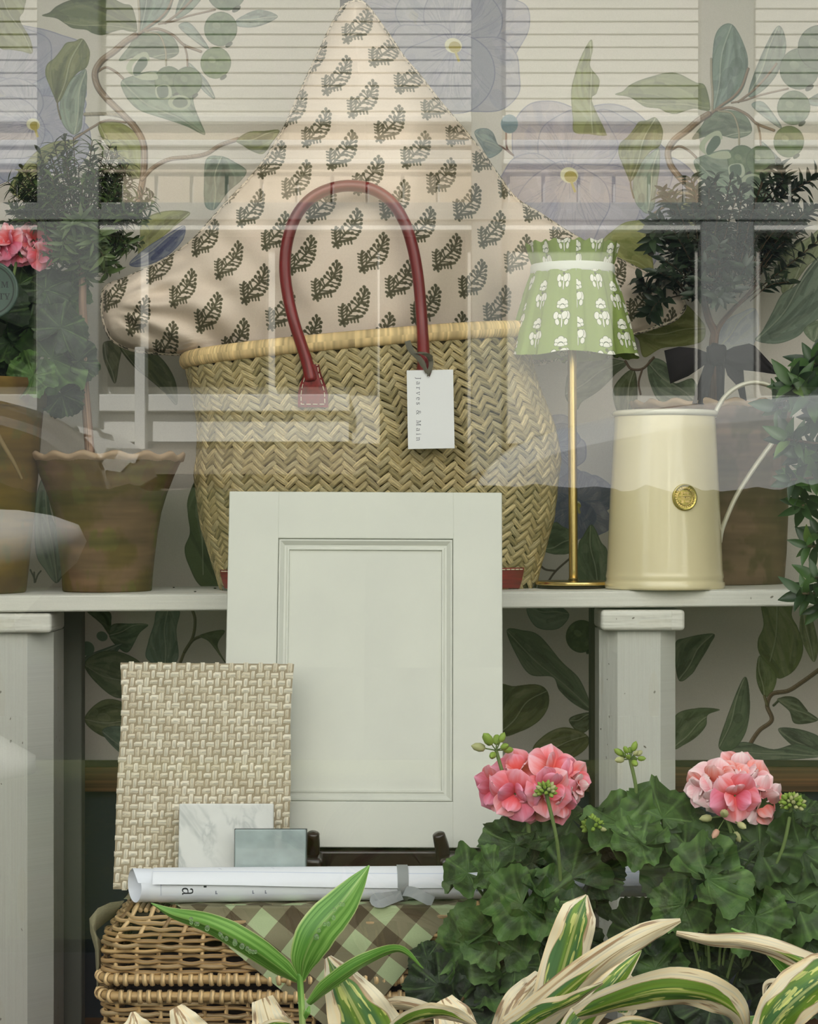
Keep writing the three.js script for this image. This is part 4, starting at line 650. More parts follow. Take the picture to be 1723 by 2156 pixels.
// ---------- printed cushion ----------
{
  const zc = -0.235, OUT = [[747, 3], [764, 6], [778, 20], [800, 50], [826, 86], [850, 122], [880, 156], [905, 188], [930, 220], [958, 252], [985, 284], [1020, 328], [1050, 372], [1085, 418], [1140, 453], [1200, 492], [1260, 525], [1330, 560], [1390, 590], [1430, 620], [1442, 645], [1424, 670], [1370, 692], [1300, 712], [1200, 745], [1100, 775], [900, 800], [700, 800], [500, 775], [400, 748], [330, 743], [275, 735], [236, 714], [220, 680], [215, 640], [222, 606], [255, 590], [300, 571], [355, 543], [400, 512], [440, 470], [480, 425], [520, 384], [560, 335], [597, 275], [622, 220], [650, 158], [680, 95], [706, 42], [726, 12]];
  const edge = []; { const c = new THREE.CatmullRomCurve3(OUT.map((p) => V(p[0], p[1], 0)), true, 'centripetal').getPoints(260); c.pop(); c.forEach((p) => edge.push([p.x, p.y])); }
  const C = [775, 545], R = 44, N = edge.length, r0 = rng(8);
  const dist = (x, y) => { let b = 1e9; for (let i = 0; i < N; i += 2) { const d = (edge[i][0] - x) ** 2 + (edge[i][1] - y) ** 2; if (d < b) b = d; } return Math.sqrt(b); };
  const zAt = (x) => zc - 0.098 * smooth(840, 1090, x);   // its right corner leans back to the wall
  const make = (T0, sign) => {
    const rows = []; for (let i = 0; i <= R; i++) { const t = Math.pow(i / R, 0.8), a = []; for (let j = 0; j <= N; j++) {
      const e = edge[j % N], x = lerp(C[0], e[0], t), y = lerp(C[1], e[1], t), d = i === R ? 0 : dist(x, y);
      let h = T0 * Math.sqrt(Math.max(0, 1 - Math.pow(1 - Math.min(1, d / 250), 2)));
      const lc = Math.hypot(x - 225, y - 650), fa = Math.atan2(y - 650, x - 225), mask = smooth(0, 40, d);
      h += mask * sign * (0.0055 * Math.sin(fa * 17 + 1.5 * Math.sin(lc * 0.012)) * smooth(480, 70, lc) * smooth(20, 90, lc) + 0.0022 * Math.sin(x * 0.035 + y * 0.022 + 3 * vnoise(x * 0.008, y * 0.008, 3)) + 0.004 * (fbm(x * 0.012, y * 0.012, 6, 3) - 0.5) + 0.004 * Math.sin((x - 300) * 0.05 - (y - 560) * 0.055) * smooth(330, 120, Math.hypot(x - 420, y - 600)));
      const zb = zAt(x); h *= 1 - 0.6 * smooth(860, 1090, x); const p = P(x, y, zb); p.z = zb + sign * Math.abs(h); a.push(p);
    } rows.push(a); }
    const g = grid(rows, true, (i, j, p) => { const e = edge[j % N], t = Math.pow(i / R, 0.8); return [(lerp(C[0], e[0], t) - PIL.x0) / PIL.w, 1 - (lerp(C[1], e[1], t) - PIL.y0) / PIL.h]; });
    return g;
  };
  const t = thing('cushion', 'cream cushion block printed with olive sprigs, standing cornerwise in the straw basket', 'cushion', P(775, 800, zc));
  const m = mat({ map: T.pillow, roughness: 0.92 });
  part(t, 'front_cover', make(0.082, 1), m); part(t, 'back_cover', make(0.06, -1), m);
  const pp = edge.map((e) => P(e[0], e[1], zAt(e[0]))); pp.push(pp[0].clone());
  const pm = mat({ map: T.rope, roughness: 0.9 }); pm.map = T.rope; T.rope.repeat.set(9, 1);
  part(t, 'piping', tube(pp, 0.0026, 8), pm, 'dark flecked piping');
}
{ const a = P(716, -70, -0.3), b = P(742, 20, -0.3); solo('hanging_strap', box(a.x, b.x, b.y, 2.62, -0.306, -0.3, 0.001), blackPaint, 'black strap hanging from the ceiling behind the cushion tip', 'strap'); }

// ---------- table lamp ----------
{
  const z = -0.212, k = M(z), cx = P(1208, 0, z).x, yb = shelfTop(cx);
  const t = thing('table_lamp', 'slim brass table lamp with a pleated green flower print shade', 'lamp', V(cx, yb, z));
  part(t, 'foot_pad', revolve(V(cx, 0, z), [[0.001, yb], [76 * k, yb], [76 * k, yb + 0.0042], [0.001, yb + 0.0042]], 40), darkBrass);
  part(t, 'base', revolve(V(cx, 0, z), [[0.001, yb + 0.0042], [80 * k, yb + 0.0042], [81 * k, yb + 0.005], [81 * k, yb + 0.0078], [79.5 * k, yb + 0.0088], [12 * k, yb + 0.0092], [10 * k, yb + 0.0125], [8 * k, yb + 0.0135], [0.001, yb + 0.0135]], 64), brass);
  part(t, 'pole', tube([V(cx, yb + 0.012, z), V(cx - 1.5 * k, P(0, 1000, z).y, z), V(cx - 4.5 * k, P(0, 560, z).y, z)], 9.4 * k, 20, 24), brass);
  // shade: 12 box pleats that open out downwards and flare above the ribbon
  const sx = P(1206, 0, z).x, prof = [[751, 139, 1], [735, 134, 0.92], [700, 126, 0.78], [660, 115, 0.6], [620, 103.5, 0.42], [595, 95, 0.28], [577, 88, 0.14], [568, 85.5, 0.08], [559, 85.5, 0.08], [553, 88, 0.25], [540, 92, 0.5], [525, 96, 0.75], [515, 98.5, 0.95]], NP = 12, SEG = NP * 20;
  const pl = (f) => { const q = Math.cos(f * NP); return Math.sign(q) * Math.pow(Math.abs(q), 0.32); };
  const rows = prof.map(([py, r, a], i) => { const o = []; for (let j = 0; j <= SEG; j++) { const f = j / SEG * Math.PI * 2, q = pl(f), rr = r * k * (1 + 0.012 - 0.075 * (0.3 + 0.7 * a) * (1 - q) * 0.5); o.push(V(sx + Math.sin(f) * rr, P(0, py, z).y + (i === 0 ? 0.0022 * Math.sin(f * 5 + 2) + 0.0035 * q * 0.4 - 0.002 * q : i === prof.length - 1 ? 0.0016 * Math.sin(f * NP * 2) : 0), z + Math.cos(f) * rr)); } return o; });
  const arc = rows[0].map((p, j) => 0); for (let j = 1; j <= SEG; j++) arc[j] = arc[j - 1] + rows[2][j].distanceTo(rows[2][j - 1]);
  const rep = 122 * k;
  const g = grid(rows, true, (i, j, p) => [arc[j] / rep * 1 + 0.25, (P(0, prof[i][0], z).y - P(0, 706, z).y) / (rep * 340 / 520) + 0.75]);
  part(t, 'lamp_shade', g, shadeM, 'pleated green shade printed with white flowers');
  const rr = [[577.5, 87.4], [574, 89.4], [562, 88.8], [558.5, 86.6]].map(([py, r]) => [r * k, P(0, py, z).y]);
  part(t, 'shade_ribbon', revolve(V(sx, 0, z), rr, 64), whiteRibbon, 'white ribbon tied round the shade');
}

// ---------- enamel jug ----------
{
  const z = -0.176, k = M(z), cx = P(1400, 0, z).x, yb = shelfTop(cx), y = (py) => Math.max(yb, P(0, py, z).y), c = V(cx, 0, z);
  const t = thing('enamel_jug', 'tall cream enamel jug with a strap handle and a round gold badge', 'jug', V(cx, yb, z));
  part(t, 'body', revolve(c, [[0.001, yb + 0.002], [122 * k, yb + 0.001], [125 * k, yb], [126 * k, yb + 0.003], [125.5 * k, yb + 0.008], [123 * k, y(1224)], [122.5 * k, y(1218)], [124 * k, y(1214)], [123 * k, y(1208)], [121.5 * k, y(1200)], [118 * k, y(1120)], [114 * k, y(1030)], [109.5 * k, y(940)], [106 * k, y(880)], [105.5 * k, y(874)], [103.5 * k, y(874)], [104 * k, y(890)], [112 * k, y(1050)], [118 * k, y(1190)], [0.001, y(1212)]], 72), enamel);
  part(t, 'rim', revolve(c, [[104 * k, y(876)], [107.5 * k, y(878)], [110.5 * k, y(874)], [111 * k, y(869)], [108 * k, y(865.5)], [104 * k, y(867)], [103 * k, y(872)], [104 * k, y(876)]], 72), enamelRim);
  const strap = (pts, w) => { const cc = curve(pts.map((p) => P(...p)), 60), rows = []; cc.forEach((p, i) => { const tn = cc[Math.min(60, i + 1)].clone().sub(cc[Math.max(0, i - 1)]).normalize(), s = V(0, 0, 1), n = tn.clone().cross(s).normalize(), f = i / 60, ww = w * (0.55 + 0.45 * Math.sin(Math.PI * clamp(f, 0.08, 0.92))), th = 0.0017, a = []; for (let q = 0; q <= 12; q++) { const b = q / 12 * Math.PI * 2; a.push(p.clone().addScaledVector(n, Math.cos(b) * (th + 2.2 * k)).addScaledVector(s, Math.sin(b) * ww)); } rows.push(a); }); return grid(rows, true); };
  part(t, 'handle', strap([[1504, 878, z], [1510, 862, z], [1526, 836, z], [1552, 815, z], [1588, 805, z], [1626, 815, z], [1646, 840, z], [1650, 880, z], [1634, 920, z], [1608, 957, z], [1580, 997, z], [1550, 1046, z], [1531, 1088, z], [1520, 1118, z], [1516, 1142, z]], 0.0085), enamelRim);
  // badge pressed on the front of the tapering side
  const th = Math.asin(clamp(27 / 114, -1, 1)), n = V(Math.sin(th), 0.05, Math.cos(th)).normalize(), at = V(cx + Math.sin(th) * 113.6 * k, P(0, 1048, z).y, z + Math.cos(th) * 113.6 * k), q = aim(V(0, 1, 0).addScaledVector(n, -n.y), n);
  const bump = pixTex(256, 256, (x, yy) => { const R = Math.hypot(x - 0.5, yy - 0.5) * 2, f = Math.atan2(yy - 0.5, x - 0.5); let h = 0.4; if (R > 0.9) h = 0.9; else if (R > 0.68) h = vnoise(f * 7 + 50, R * 6, 3) > 0.5 ? 0.8 : 0.3; else if (R > 0.62) h = 0.75; else { h = Math.abs(yy - 0.5) < 0.02 || Math.abs(yy - 0.36) < 0.015 ? 0.15 : fbm(x * 9, yy * 9, 5, 2) > 0.5 ? 0.8 : 0.3; } return [h * 255, h * 255, h * 255]; }, { srgb: false });
  const badge = revolve(V(0, 0, 0), [[0.001, 0.0022], [20 * k, 0.0022], [23.5 * k, 0.002], [24 * k, 0.003], [26 * k, 0.0028], [26.5 * k, 0.0008], [26.5 * k, 0]], 40); { const uv = badge.attributes.uv, p = badge.attributes.position; for (let i = 0; i < uv.count; i++) uv.setXY(i, p.getX(i) / (54 * k) + 0.5, p.getZ(i) / (-54 * k) + 0.5); }
  badge.rotateX(Math.PI / 2); badge.scale(1, 1.06, 1);
  const bd = piece(t, 'badge', badge, mat({ color: rgb(206, 190, 108), metalness: 1, roughness: 0.35, bumpMap: bump, bumpScale: 0.004 }), at, q); bd.userData.label = 'round embossed gold badge';
  const rel = [new THREE.TorusGeometry(16.5 * k, 0.0004, 6, 40)], rr2 = rng(91); for (let i = 0; i < 26; i++) { const f = i / 26 * Math.PI * 2; rel.push(new THREE.BoxGeometry((1.4 + rr2() * 1.4) * k, 3.4 * k, 0.0008).rotateZ(f + 0.3 * (rr2() - 0.5)).translate(-Math.sin(f) * 20 * k, Math.cos(f) * 20 * k, 0)); }
  for (const [x, yy, w, h] of [[0, 2.5, 26, 1.6], [0, -4, 26, 1.6], [-7, 8, 3, 7], [0, 9, 8, 4], [6, 8, 4, 6], [-6, -9, 5, 6], [3, -8.5, 7, 4], [8, -9, 3, 5], [-5, -0.8, 8, 2.4], [6, -0.8, 9, 2.4]]) rel.push(new THREE.BoxGeometry(w * k, h * k, 0.0009).translate(x * k, yy * k, 0));
  const rm = new THREE.Mesh(mergeGeometries(rel.map((q2) => q2.toNonIndexed())).translate(0, 0, 0.0024), brass); rm.name = 'relief'; rm.castShadow = true; bd.add(rm);
}

// ---------- leaves ----------
// a small pointed leaf along +y, 1 long, curved back
function smallLeaf(w, bend, fold = 0.12, n = 5) {
  const rows = []; for (let i = 0; i <= n; i++) { const t = i / n, ww = w * Math.pow(Math.sin(Math.PI * Math.pow(clamp(t, 0.02, 0.985), 0.8)), 0.9), b = -bend * t * t; rows.push([V(-ww, t, b + ww * fold * 3), V(0, t, b), V(ww, t, b + ww * fold * 3)]); }
  return grid(rows);
}
// leaves along stems; the nearest "keep" leaves are pieces, the rest is joined stuff
function dressFoliage(t, leaves, geos, mats, keep) {
  leaves.sort((a, b) => b.p.z - a.p.z);
  leaves.slice(0, keep).forEach((l) => piece(t, 'leaf', geos[l.g], mats[l.m], l.p, l.q, l.s));
  const rest = leaves.slice(keep); if (!rest.length) return;
  const M4 = new THREE.Matrix4();
  mats.forEach((m, mi) => { const gs = rest.filter((l) => l.m === mi).map((l) => geos[l.g].clone().applyMatrix4(M4.compose(l.p, l.q, V(l.s, l.s, l.s)))); if (gs.length) part(t, 'foliage', mergeGeometries(gs), m).userData.kind = 'stuff'; });
}
function scallopPot(t, c, prof, rimR, rimY, waves, m, seed, k, kz = 1) {
  const q = prof.map(([r, y]) => [r, y]);
  part(t, 'pot', revolve(c, q, 72, null, null, kz), m);
  const lift = (f, i) => Math.sin(f * waves + seed) * 0.0026 * (i >= 1 && i <= 3 ? 1 : 0.3);
  part(t, 'pot_rim', revolve(c, [[rimR * 0.93, rimY - 0.007], [rimR, rimY - 0.003], [rimR * 1.01, rimY + 0.0015], [rimR * 0.985, rimY + 0.004], [rimR * 0.95, rimY + 0.002], [rimR * 0.93, rimY - 0.007]], waves * 8, (f, i) => 1 + 0.012 * Math.sin(f * waves + seed), lift, kz), clayRim, 'scalloped pie crust rim');
  part(t, 'soil', revolve(c, [[0.0005, rimY - 0.006], [rimR * 0.92, rimY - 0.008], [rimR * 0.92, rimY - 0.012], [0.0005, rimY - 0.012]], 32, null, null, kz), soilM);
}
{ // left tree: rosemary-like myrtle on one bare stem
  const z = -0.225, k = M(z), cx = P(226, 0, z).x, yb = shelfTop(cx), y = (py) => P(0, py, z).y, c = V(cx, 0, z);
  const t = thing('topiary_tree', 'round myrtle standard with narrow leaves in a mossy flared clay pot', 'plant', V(cx, yb, z));
  scallopPot(t, c, [[0.001, yb], [91 * k, yb], [93.5 * k, yb + 0.002], [95 * k, y(1215)], [99 * k, y(1175)], [106 * k, y(1120)], [113 * k, y(1080)], [125 * k, y(1040)], [139 * k, y(1005)], [150 * k, y(980)], [156 * k, y(968)], [150 * k, y(966)], [140 * k, y(990)]], 162 * k, y(962), 15, clayLeft, 1, k);
  const stem = [P(190, 958, z), P(184, 880, z), P(177, 790, z + 0.003), P(177, 700, z + 0.002), P(174, 640, z), P(174, 585, z - 0.004), P(168, 530, z)];
  part(t, 'trunk', tube(stem, (f) => (10.5 - 3 * f) * k, 9, 40), bark);
  const r = rng(401), stems = [], leaves = [], geos = [smallLeaf(0.125, 0.35), smallLeaf(0.11, 0.15), smallLeaf(0.135, 0.6)];
  const head = P(166, 450, z);
  for (let i = 0; i < 150; i++) {
    const f = r() * Math.PI * 2, e = Math.acos(1 - 2 * (i + 0.5) / 150), d = V(Math.sin(e) * Math.cos(f), Math.cos(e), Math.sin(e) * Math.sin(f));
    const R = (0.8 + 0.25 * r()) * 158 * k, end = head.clone().add(V(d.x * R * 1.0, d.y * R * (d.y > 0 ? 0.98 : 0.92) + 0.004, d.z * R * 0.62)), start = head.clone().add(V(d.x * R * 0.12, -R * 0.35 + d.y * R * 0.2, d.z * R * 0.1));
    const mid = start.clone().lerp(end, 0.55).add(V(0, d.y < 0 ? 0.012 : -0.004, 0)), cc = curve([start, mid, end], 12); stems.push(tube(cc.filter((_, j) => j % 3 === 0), 0.0006, 4));
    const nn = 8 + Math.floor(r() * 4);
    for (let j = 0; j < nn; j++) { const u = 0.42 + 0.58 * j / (nn - 1), q = Math.min(11, Math.floor(u * 12)), p = cc[q].clone().lerp(cc[q + 1], u * 12 - q), dir = cc[q + 1].clone().sub(cc[q]).normalize();
      for (const s of [0, 1]) { const a = j * 1.9 + s * Math.PI + r(), o = V(Math.cos(a), 0.1, Math.sin(a)); o.addScaledVector(dir, -o.dot(dir)).normalize(); const ld = dir.clone().multiplyScalar(0.55).addScaledVector(o, 0.85).add(V(0, 0.06 - 0.15 * r(), 0)).normalize(); leaves.push({ p: p.clone(), q: aim(ld, dir.clone().addScaledVector(V(0, 1, 0.4), 0.7)), s: (25 + 14 * r()) * k, g: Math.floor(r() * 3), m: r() < 0.55 ? 0 : r() < 0.75 ? 1 : 2 }); } }
  }
  part(t, 'twigs', mergeGeometries(stems), twigM).userData.kind = 'stuff';
  dressFoliage(t, leaves, geos, myrtleM, 300);
}
{ // right tree: looser head of small oval leaves, velvet bow at the fork
  const z = -0.32, k = M(z), cx = P(1503, 0, z).x, yb = shelfTop(cx), y = (py) => P(0, py, z).y, c = V(cx, 0, z);
  const t = thing('topiary_tree', 'dark leaved standard tree in a large clay pot behind the enamel jug', 'plant', V(cx, yb, z));
  scallopPot(t, c, [[0.001, yb], [145 * k, yb], [148 * k, yb + 0.002], [153 * k, y(1160)], [156 * k, y(1090)], [158 * k, y(1000)], [161 * k, y(900)], [166 * k, y(870)], [170 * k, y(860)], [164 * k, y(858)], [155 * k, y(880)]], 173 * k, y(853), 17, clayRight, 2, k, 0.74);
  const fork = P(1505, 700, z);
  part(t, 'trunk', mergeGeometries([tube([P(1500, 860, z), P(1502, 780, z), P(1503, 720, z), fork, P(1494, 676, z), P(1484, 640, z), P(1474, 590, z + 0.004), P(1466, 530, z + 0.006), P(1480, 470, z)], (f) => (12 - 7.5 * f) * k, 9, 50), tube([P(1506, 712, z), P(1516, 686, z + 0.003), P(1540, 656, z + 0.004), P(1572, 624, z + 0.002), P(1600, 590, z)], (f) => (6.5 - 3 * f) * k, 7, 24), tube([P(1484, 640, z), P(1510, 600, z - 0.004), P(1530, 540, z - 0.006), P(1540, 480, z)], (f) => (6 - 3 * f) * k, 7, 24)]), barkDark);
  const r = rng(411), stems = [], leaves = [], geos = [smallLeaf(0.19, 0.25), smallLeaf(0.17, 0.1), smallLeaf(0.21, 0.45)];
  const add = (pts, nn, size) => { const cc = curve(pts, 14); stems.push(tube(cc.filter((_, j) => j % 2 === 0), 0.0009, 4)); for (let j = 0; j < nn; j++) { const u = 0.3 + 0.7 * j / (nn - 1), q = Math.min(13, Math.floor(u * 14)), p = cc[q].clone().lerp(cc[q + 1], u * 14 - q), dir = cc[q + 1].clone().sub(cc[q]).normalize(); for (const s of [0, 1]) { const a = j * 1.7 + s * Math.PI + r(), o = V(Math.cos(a), 0.1, Math.sin(a)); o.addScaledVector(dir, -o.dot(dir)).normalize(); const ld = dir.clone().multiplyScalar(0.6).addScaledVector(o, 0.8).normalize(); leaves.push({ p: p.clone(), q: aim(ld, V(dir.x, dir.y + 0.6, dir.z + 0.8)), s: (size + 10 * r()) * k, g: Math.floor(r() * 3), m: r() < 0.5 ? 0 : r() < 0.7 ? 1 : 2 }); } } };
  // sprays: start on a limb, end somewhere on the head
  for (let i = 0; i < 130; i++) {
    const px = 1375 + 320 * r(), top = 365 + 40 * Math.abs((px - 1520) / 160) ** 2, low = 655 - 70 * Math.abs((px - 1510) / 170) ** 1.5, py = lerp(top, low, Math.pow(r(), 1.1));
    if (px > 1600 && py > 500 && r() < 0.75) continue; if (px < 1420 && py > 600) continue;
    const dz = (r() - 0.45) * 0.13, e = P(px, py, z + dz), s = P(lerp(1490, px, 0.35) + (px > 1560 ? 30 : 0), lerp(620, py, 0.4) + 25, z + dz * 0.3); add([s, s.clone().lerp(e, 0.5).add(V(0, 0.008, 0)), e], 7 + Math.floor(r() * 3), 25);
  }
  for (const [a, b, c2, d] of [[[1560, 640], [1620, 590], [1665, 555], [1722, 508]], [[1590, 470], [1640, 420], [1680, 395], [1722, 372]], [[1440, 600], [1400, 600], [1370, 610], [1350, 588]], [[1440, 620], [1400, 630], [1382, 640], [1368, 660]], [[1590, 440], [1630, 400], [1650, 380], [1640, 350]], [[1430, 480], [1400, 470], [1380, 480], [1372, 520]], [[1600, 500], [1650, 470], [1690, 460], [1715, 440]]]) add([P(...a, z), P(...b, z + 0.02), P(...c2, z + 0.035), P(...d, z + 0.04)], 13, 30);
  part(t, 'twigs', mergeGeometries(stems), twigM).userData.kind = 'stuff';
  dressFoliage(t, leaves, geos, privetM, 300);
}
{ // black velvet bow round the right trunk
  const z = -0.25, t = thing('velvet_bow', 'black velvet bow tied round the trunk of the right tree', 'bow', P(1507, 845, z));
  const ribbon = (rows) => grid(rows.map((r) => { const c = curve(r.map((p) => P(p[0], p[1], z + p[2])), 8); return c; }));
  const loop = (o) => { const F = o.map(([x0, y0, x1, y1, d, e]) => { const a = []; for (let i = 0; i <= 8; i++) { const u = i / 8; const p = P(lerp(x0, x1, u), lerp(y0, y1, u), z + d + e * Math.sin(u * Math.PI) + 0.0016 * Math.sin(u * 12 + x0)); a.push(p); } return a; }); return grid(F); };
  part(t, 'loop', loop([[1490, 742, 1492, 762, 0.006, 0.002], [1465, 733, 1478, 773, 0.012, 0.006], [1430, 730, 1450, 792, 0.016, 0.009], [1399, 738, 1412, 808, 0.012, 0.004], [1402, 742, 1416, 806, 0.004, -0.006], [1435, 735, 1440, 796, -0.004, -0.006], [1490, 746, 1488, 766, 0.002, -0.002]]), velvet);
  part(t, 'loop', loop([[1522, 742, 1520, 762, 0.006, 0.002], [1545, 730, 1552, 778, 0.012, 0.006], [1578, 723, 1590, 782, 0.016, 0.008], [1590, 728, 1606, 784, 0.012, 0.003], [1612, 752, 1618, 786, 0.008, 0.002], [1636, 778, 1634, 788, 0.004, 0], [1600, 745, 1596, 782, -0.004, -0.004], [1522, 746, 1522, 764, 0.0, -0.002]]), velvet);
  part(t, 'tail', loop([[1486, 762, 1508, 764, 0.008, 0.001], [1476, 790, 1500, 792, 0.01, 0.002], [1466, 820, 1494, 822, 0.009, 0.002], [1458, 850, 1488, 852, 0.007, 0.001]]), velvet);
  part(t, 'tail', loop([[1508, 764, 1528, 764, 0.009, 0.001], [1509, 800, 1526, 802, 0.011, 0.002], [1511, 850, 1525, 850, 0.008, 0.001]]), velvet);
  part(t, 'tail', loop([[1522, 755, 1548, 750, 0.004, 0.001], [1532, 790, 1566, 780, 0.005, 0.003], [1552, 812, 1568, 808, 0.004, 0.002], [1562, 850, 1574, 850, 0.004, 0.001]]), velvet);
  const kn = new THREE.SphereGeometry(1, 24, 16); { const p = kn.attributes.position; for (let i = 0; i < p.count; i++) { const x = p.getX(i), yy = p.getY(i), q = 1 + 0.08 * Math.sin(x * 7 + yy * 3); p.setXYZ(i, Math.sign(x) * Math.pow(Math.abs(x), 0.7) * 0.0125 * q, Math.sign(yy) * Math.pow(Math.abs(yy), 0.6) * 0.0145 * q, p.getZ(i) * 0.012 * q); } kn.computeVertexNormals(); const c = P(1509, 747, z + 0.008); kn.translate(c.x, c.y, c.z); }
  part(t, 'knot', kn, velvet);
}
// geranium leaf: round, scalloped, seven soft lobes, notch at the stalk; unit radius in the xy plane, face +z
function geraniumLeaf(seed, cup, ruffle) {
  const r = rng(seed), rows = [], NR = 7, NA = 63, ph = r() * 6, amp = [0, 1, 2, 3, 4, 5, 6].map(() => 0.9 + 0.2 * r());
  for (let i = 0; i <= NR; i++) { const t = i / NR, a = []; for (let j = 0; j <= NA; j++) {
    const f = lerp(-Math.PI + 0.16, Math.PI - 0.16, j / NA), lobe = Math.abs(Math.cos(f * 3.5)), R = (0.86 + 0.14 * lobe + 0.035 * Math.cos(f * 28)) * amp[Math.floor((f + Math.PI) / (2 * Math.PI) * 6.99)] * lerp(1, 0.82, smooth(2.2, 3.1, Math.abs(f)));
    const x = Math.sin(f) * R * t, y = Math.cos(f) * R * t, z = cup * t * t * 0.35 - 0.055 * t * lobe * (0.4 + ruffle) + ruffle * 0.2 * t * t * t * Math.sin(f * 3.5 * 2 + ph) + ruffle * 0.2 * t * t * Math.sin(f * 2 + ph * 2) + 0.1 * t * Math.sin(f * 3 + ph);
    a.push(V(x, y, z)); } rows.push(a); }
  return grid(rows, false, (i, j, p) => [0.5 + p.x * 0.48, 0.5 + p.y * 0.48]);
}
const gerLeaf = [[1, 0.4, 0.5], [2, 0.7, 0.9], [3, -0.3, 0.7], [4, 0.2, 1.2], [5, 0.9, 0.6], [6, -0.6, 1]].map((a) => geraniumLeaf(...a));
// leaf seen at (px, py), radius in pixels, spin in the picture, tilt of its face up / sideways
function gLeaf(t, px, py, z, rad, spin, up, side, g, m, root) {
  const p = P(px, py, z), n = V(side * 1.3 + 0.35 * Math.sin(px * 7.1 + py), up * 1.35 + 0.25 * Math.sin(px * 3.3 + py * 1.7), 1).normalize(), d = V(-Math.sin(spin), Math.cos(spin), 0); d.addScaledVector(n, -d.dot(n)).normalize();
  piece(t, 'leaf', gerLeaf[g % 6], gerM[m % 4], p, aim(d, n), rad * 1.1 * M(z));
  if (root) { const b = P(...root), m1 = p.clone().lerp(b, 0.4).add(V(0, 0.008, -0.012)); return tube([p.clone().addScaledVector(n, -0.002), m1, b], 0.0016, 6, 10); }
}
// cupped petal along +y, unit long
function petalGeo(seed, w, cup) { const r = rng(seed), rows = [], n = 11, m = 8; for (let i = 0; i <= n; i++) { const t = Math.sin(i / n * Math.PI / 2 * 0.98), ww = w * (t < 0.58 ? Math.sin(Math.PI / 2 * (0.14 + 0.86 * t / 0.58)) : Math.sqrt(Math.max(0.004, 1 - ((t - 0.58) / 0.425) ** 2))), a = []; for (let j = 0; j <= m; j++) { const u = j / m * 2 - 1; a.push(V(u * ww, t - 0.1 * u * u * t, cup * (0.5 * t * t - 0.15 * t) + 0.3 * cup * u * u * ww + 0.035 * Math.sin(u * 5 + seed) * t * t)); } rows.push(a); } return grid(rows); }
const petalG = [petalGeo(1, 0.54, -0.5), petalGeo(2, 0.6, -0.8), petalGeo(3, 0.5, -0.25), petalGeo(4, 0.56, -1.0)];
// a floret facing n: outer and inner petals
function floret(head, c, n, rad, mats, r, full = 1) {
  const b = V(0, 1, 0).addScaledVector(n, -n.y).normalize(), s = b.clone().cross(n), off = r() * 6;
  for (const [cnt, open, k] of full ? [[5, 0.85, 1.2], [3, 0.35, 0.9]] : [[4, 0.5, 1]]) for (let i = 0; i < cnt; i++) { const f = off + i / cnt * Math.PI * 2 + 0.3 * (r() - 0.5) + (cnt === 3 ? 0.5 : 0), rd = b.clone().multiplyScalar(Math.cos(f)).addScaledVector(s, Math.sin(f)), d = rd.clone().multiplyScalar(open).addScaledVector(n, 1 - open * 0.72).normalize(); piece(head, 'petal', petalG[Math.floor(r() * 4)], mats[Math.floor(r() * 3)], c.clone().addScaledVector(rd, rad * 0.05), aim(d, n.clone().addScaledVector(rd, -0.35)), rad * k * (0.9 + 0.2 * r())); }
}
const budG = (() => { const g = revolve(V(0, 0, 0), [[0.001, 0], [0.22, 0.12], [0.3, 0.4], [0.24, 0.75], [0.001, 1]], 8); return g; })();
// a ball of tight buds at the end of a stalk
function budHead(t, px, py, z, n, size, spread, m0, rootPx, seed, down = 0) {
  const r = rng(seed), c = P(px, py, z), k = M(z), root = P(...rootPx);
  const stalk = part(t, 'bud_stalk', tube([root, root.clone().lerp(c, 0.5).add(V(0.003, 0, 0.004)), c], 0.0019, 7, 14), gerStem);
  for (let i = 0; i < n; i++) { const f = i * 2.4, e = Math.acos(1 - (down ? 1.9 : 1.3) * (i + 0.5) / n), d = V(Math.sin(e) * Math.cos(f), down ? -Math.cos(e) * 0.8 - 0.2 : Math.cos(e), Math.sin(e) * Math.sin(f)); const s = size * k * (0.8 + 0.4 * r()), p = c.clone().addScaledVector(d, spread * k * (0.8 + 0.3 * r())); piece(stalk, 'bud', budG, gerBud[(m0 + (r() < 0.3 ? 1 : 0)) % 3], p, aim(d, V(0.1, 0.2, 1)), s); if (spread > 12) part(stalk, 'pedicel', tube([c, p], 0.0007, 4), gerStem); }
  return stalk;
}
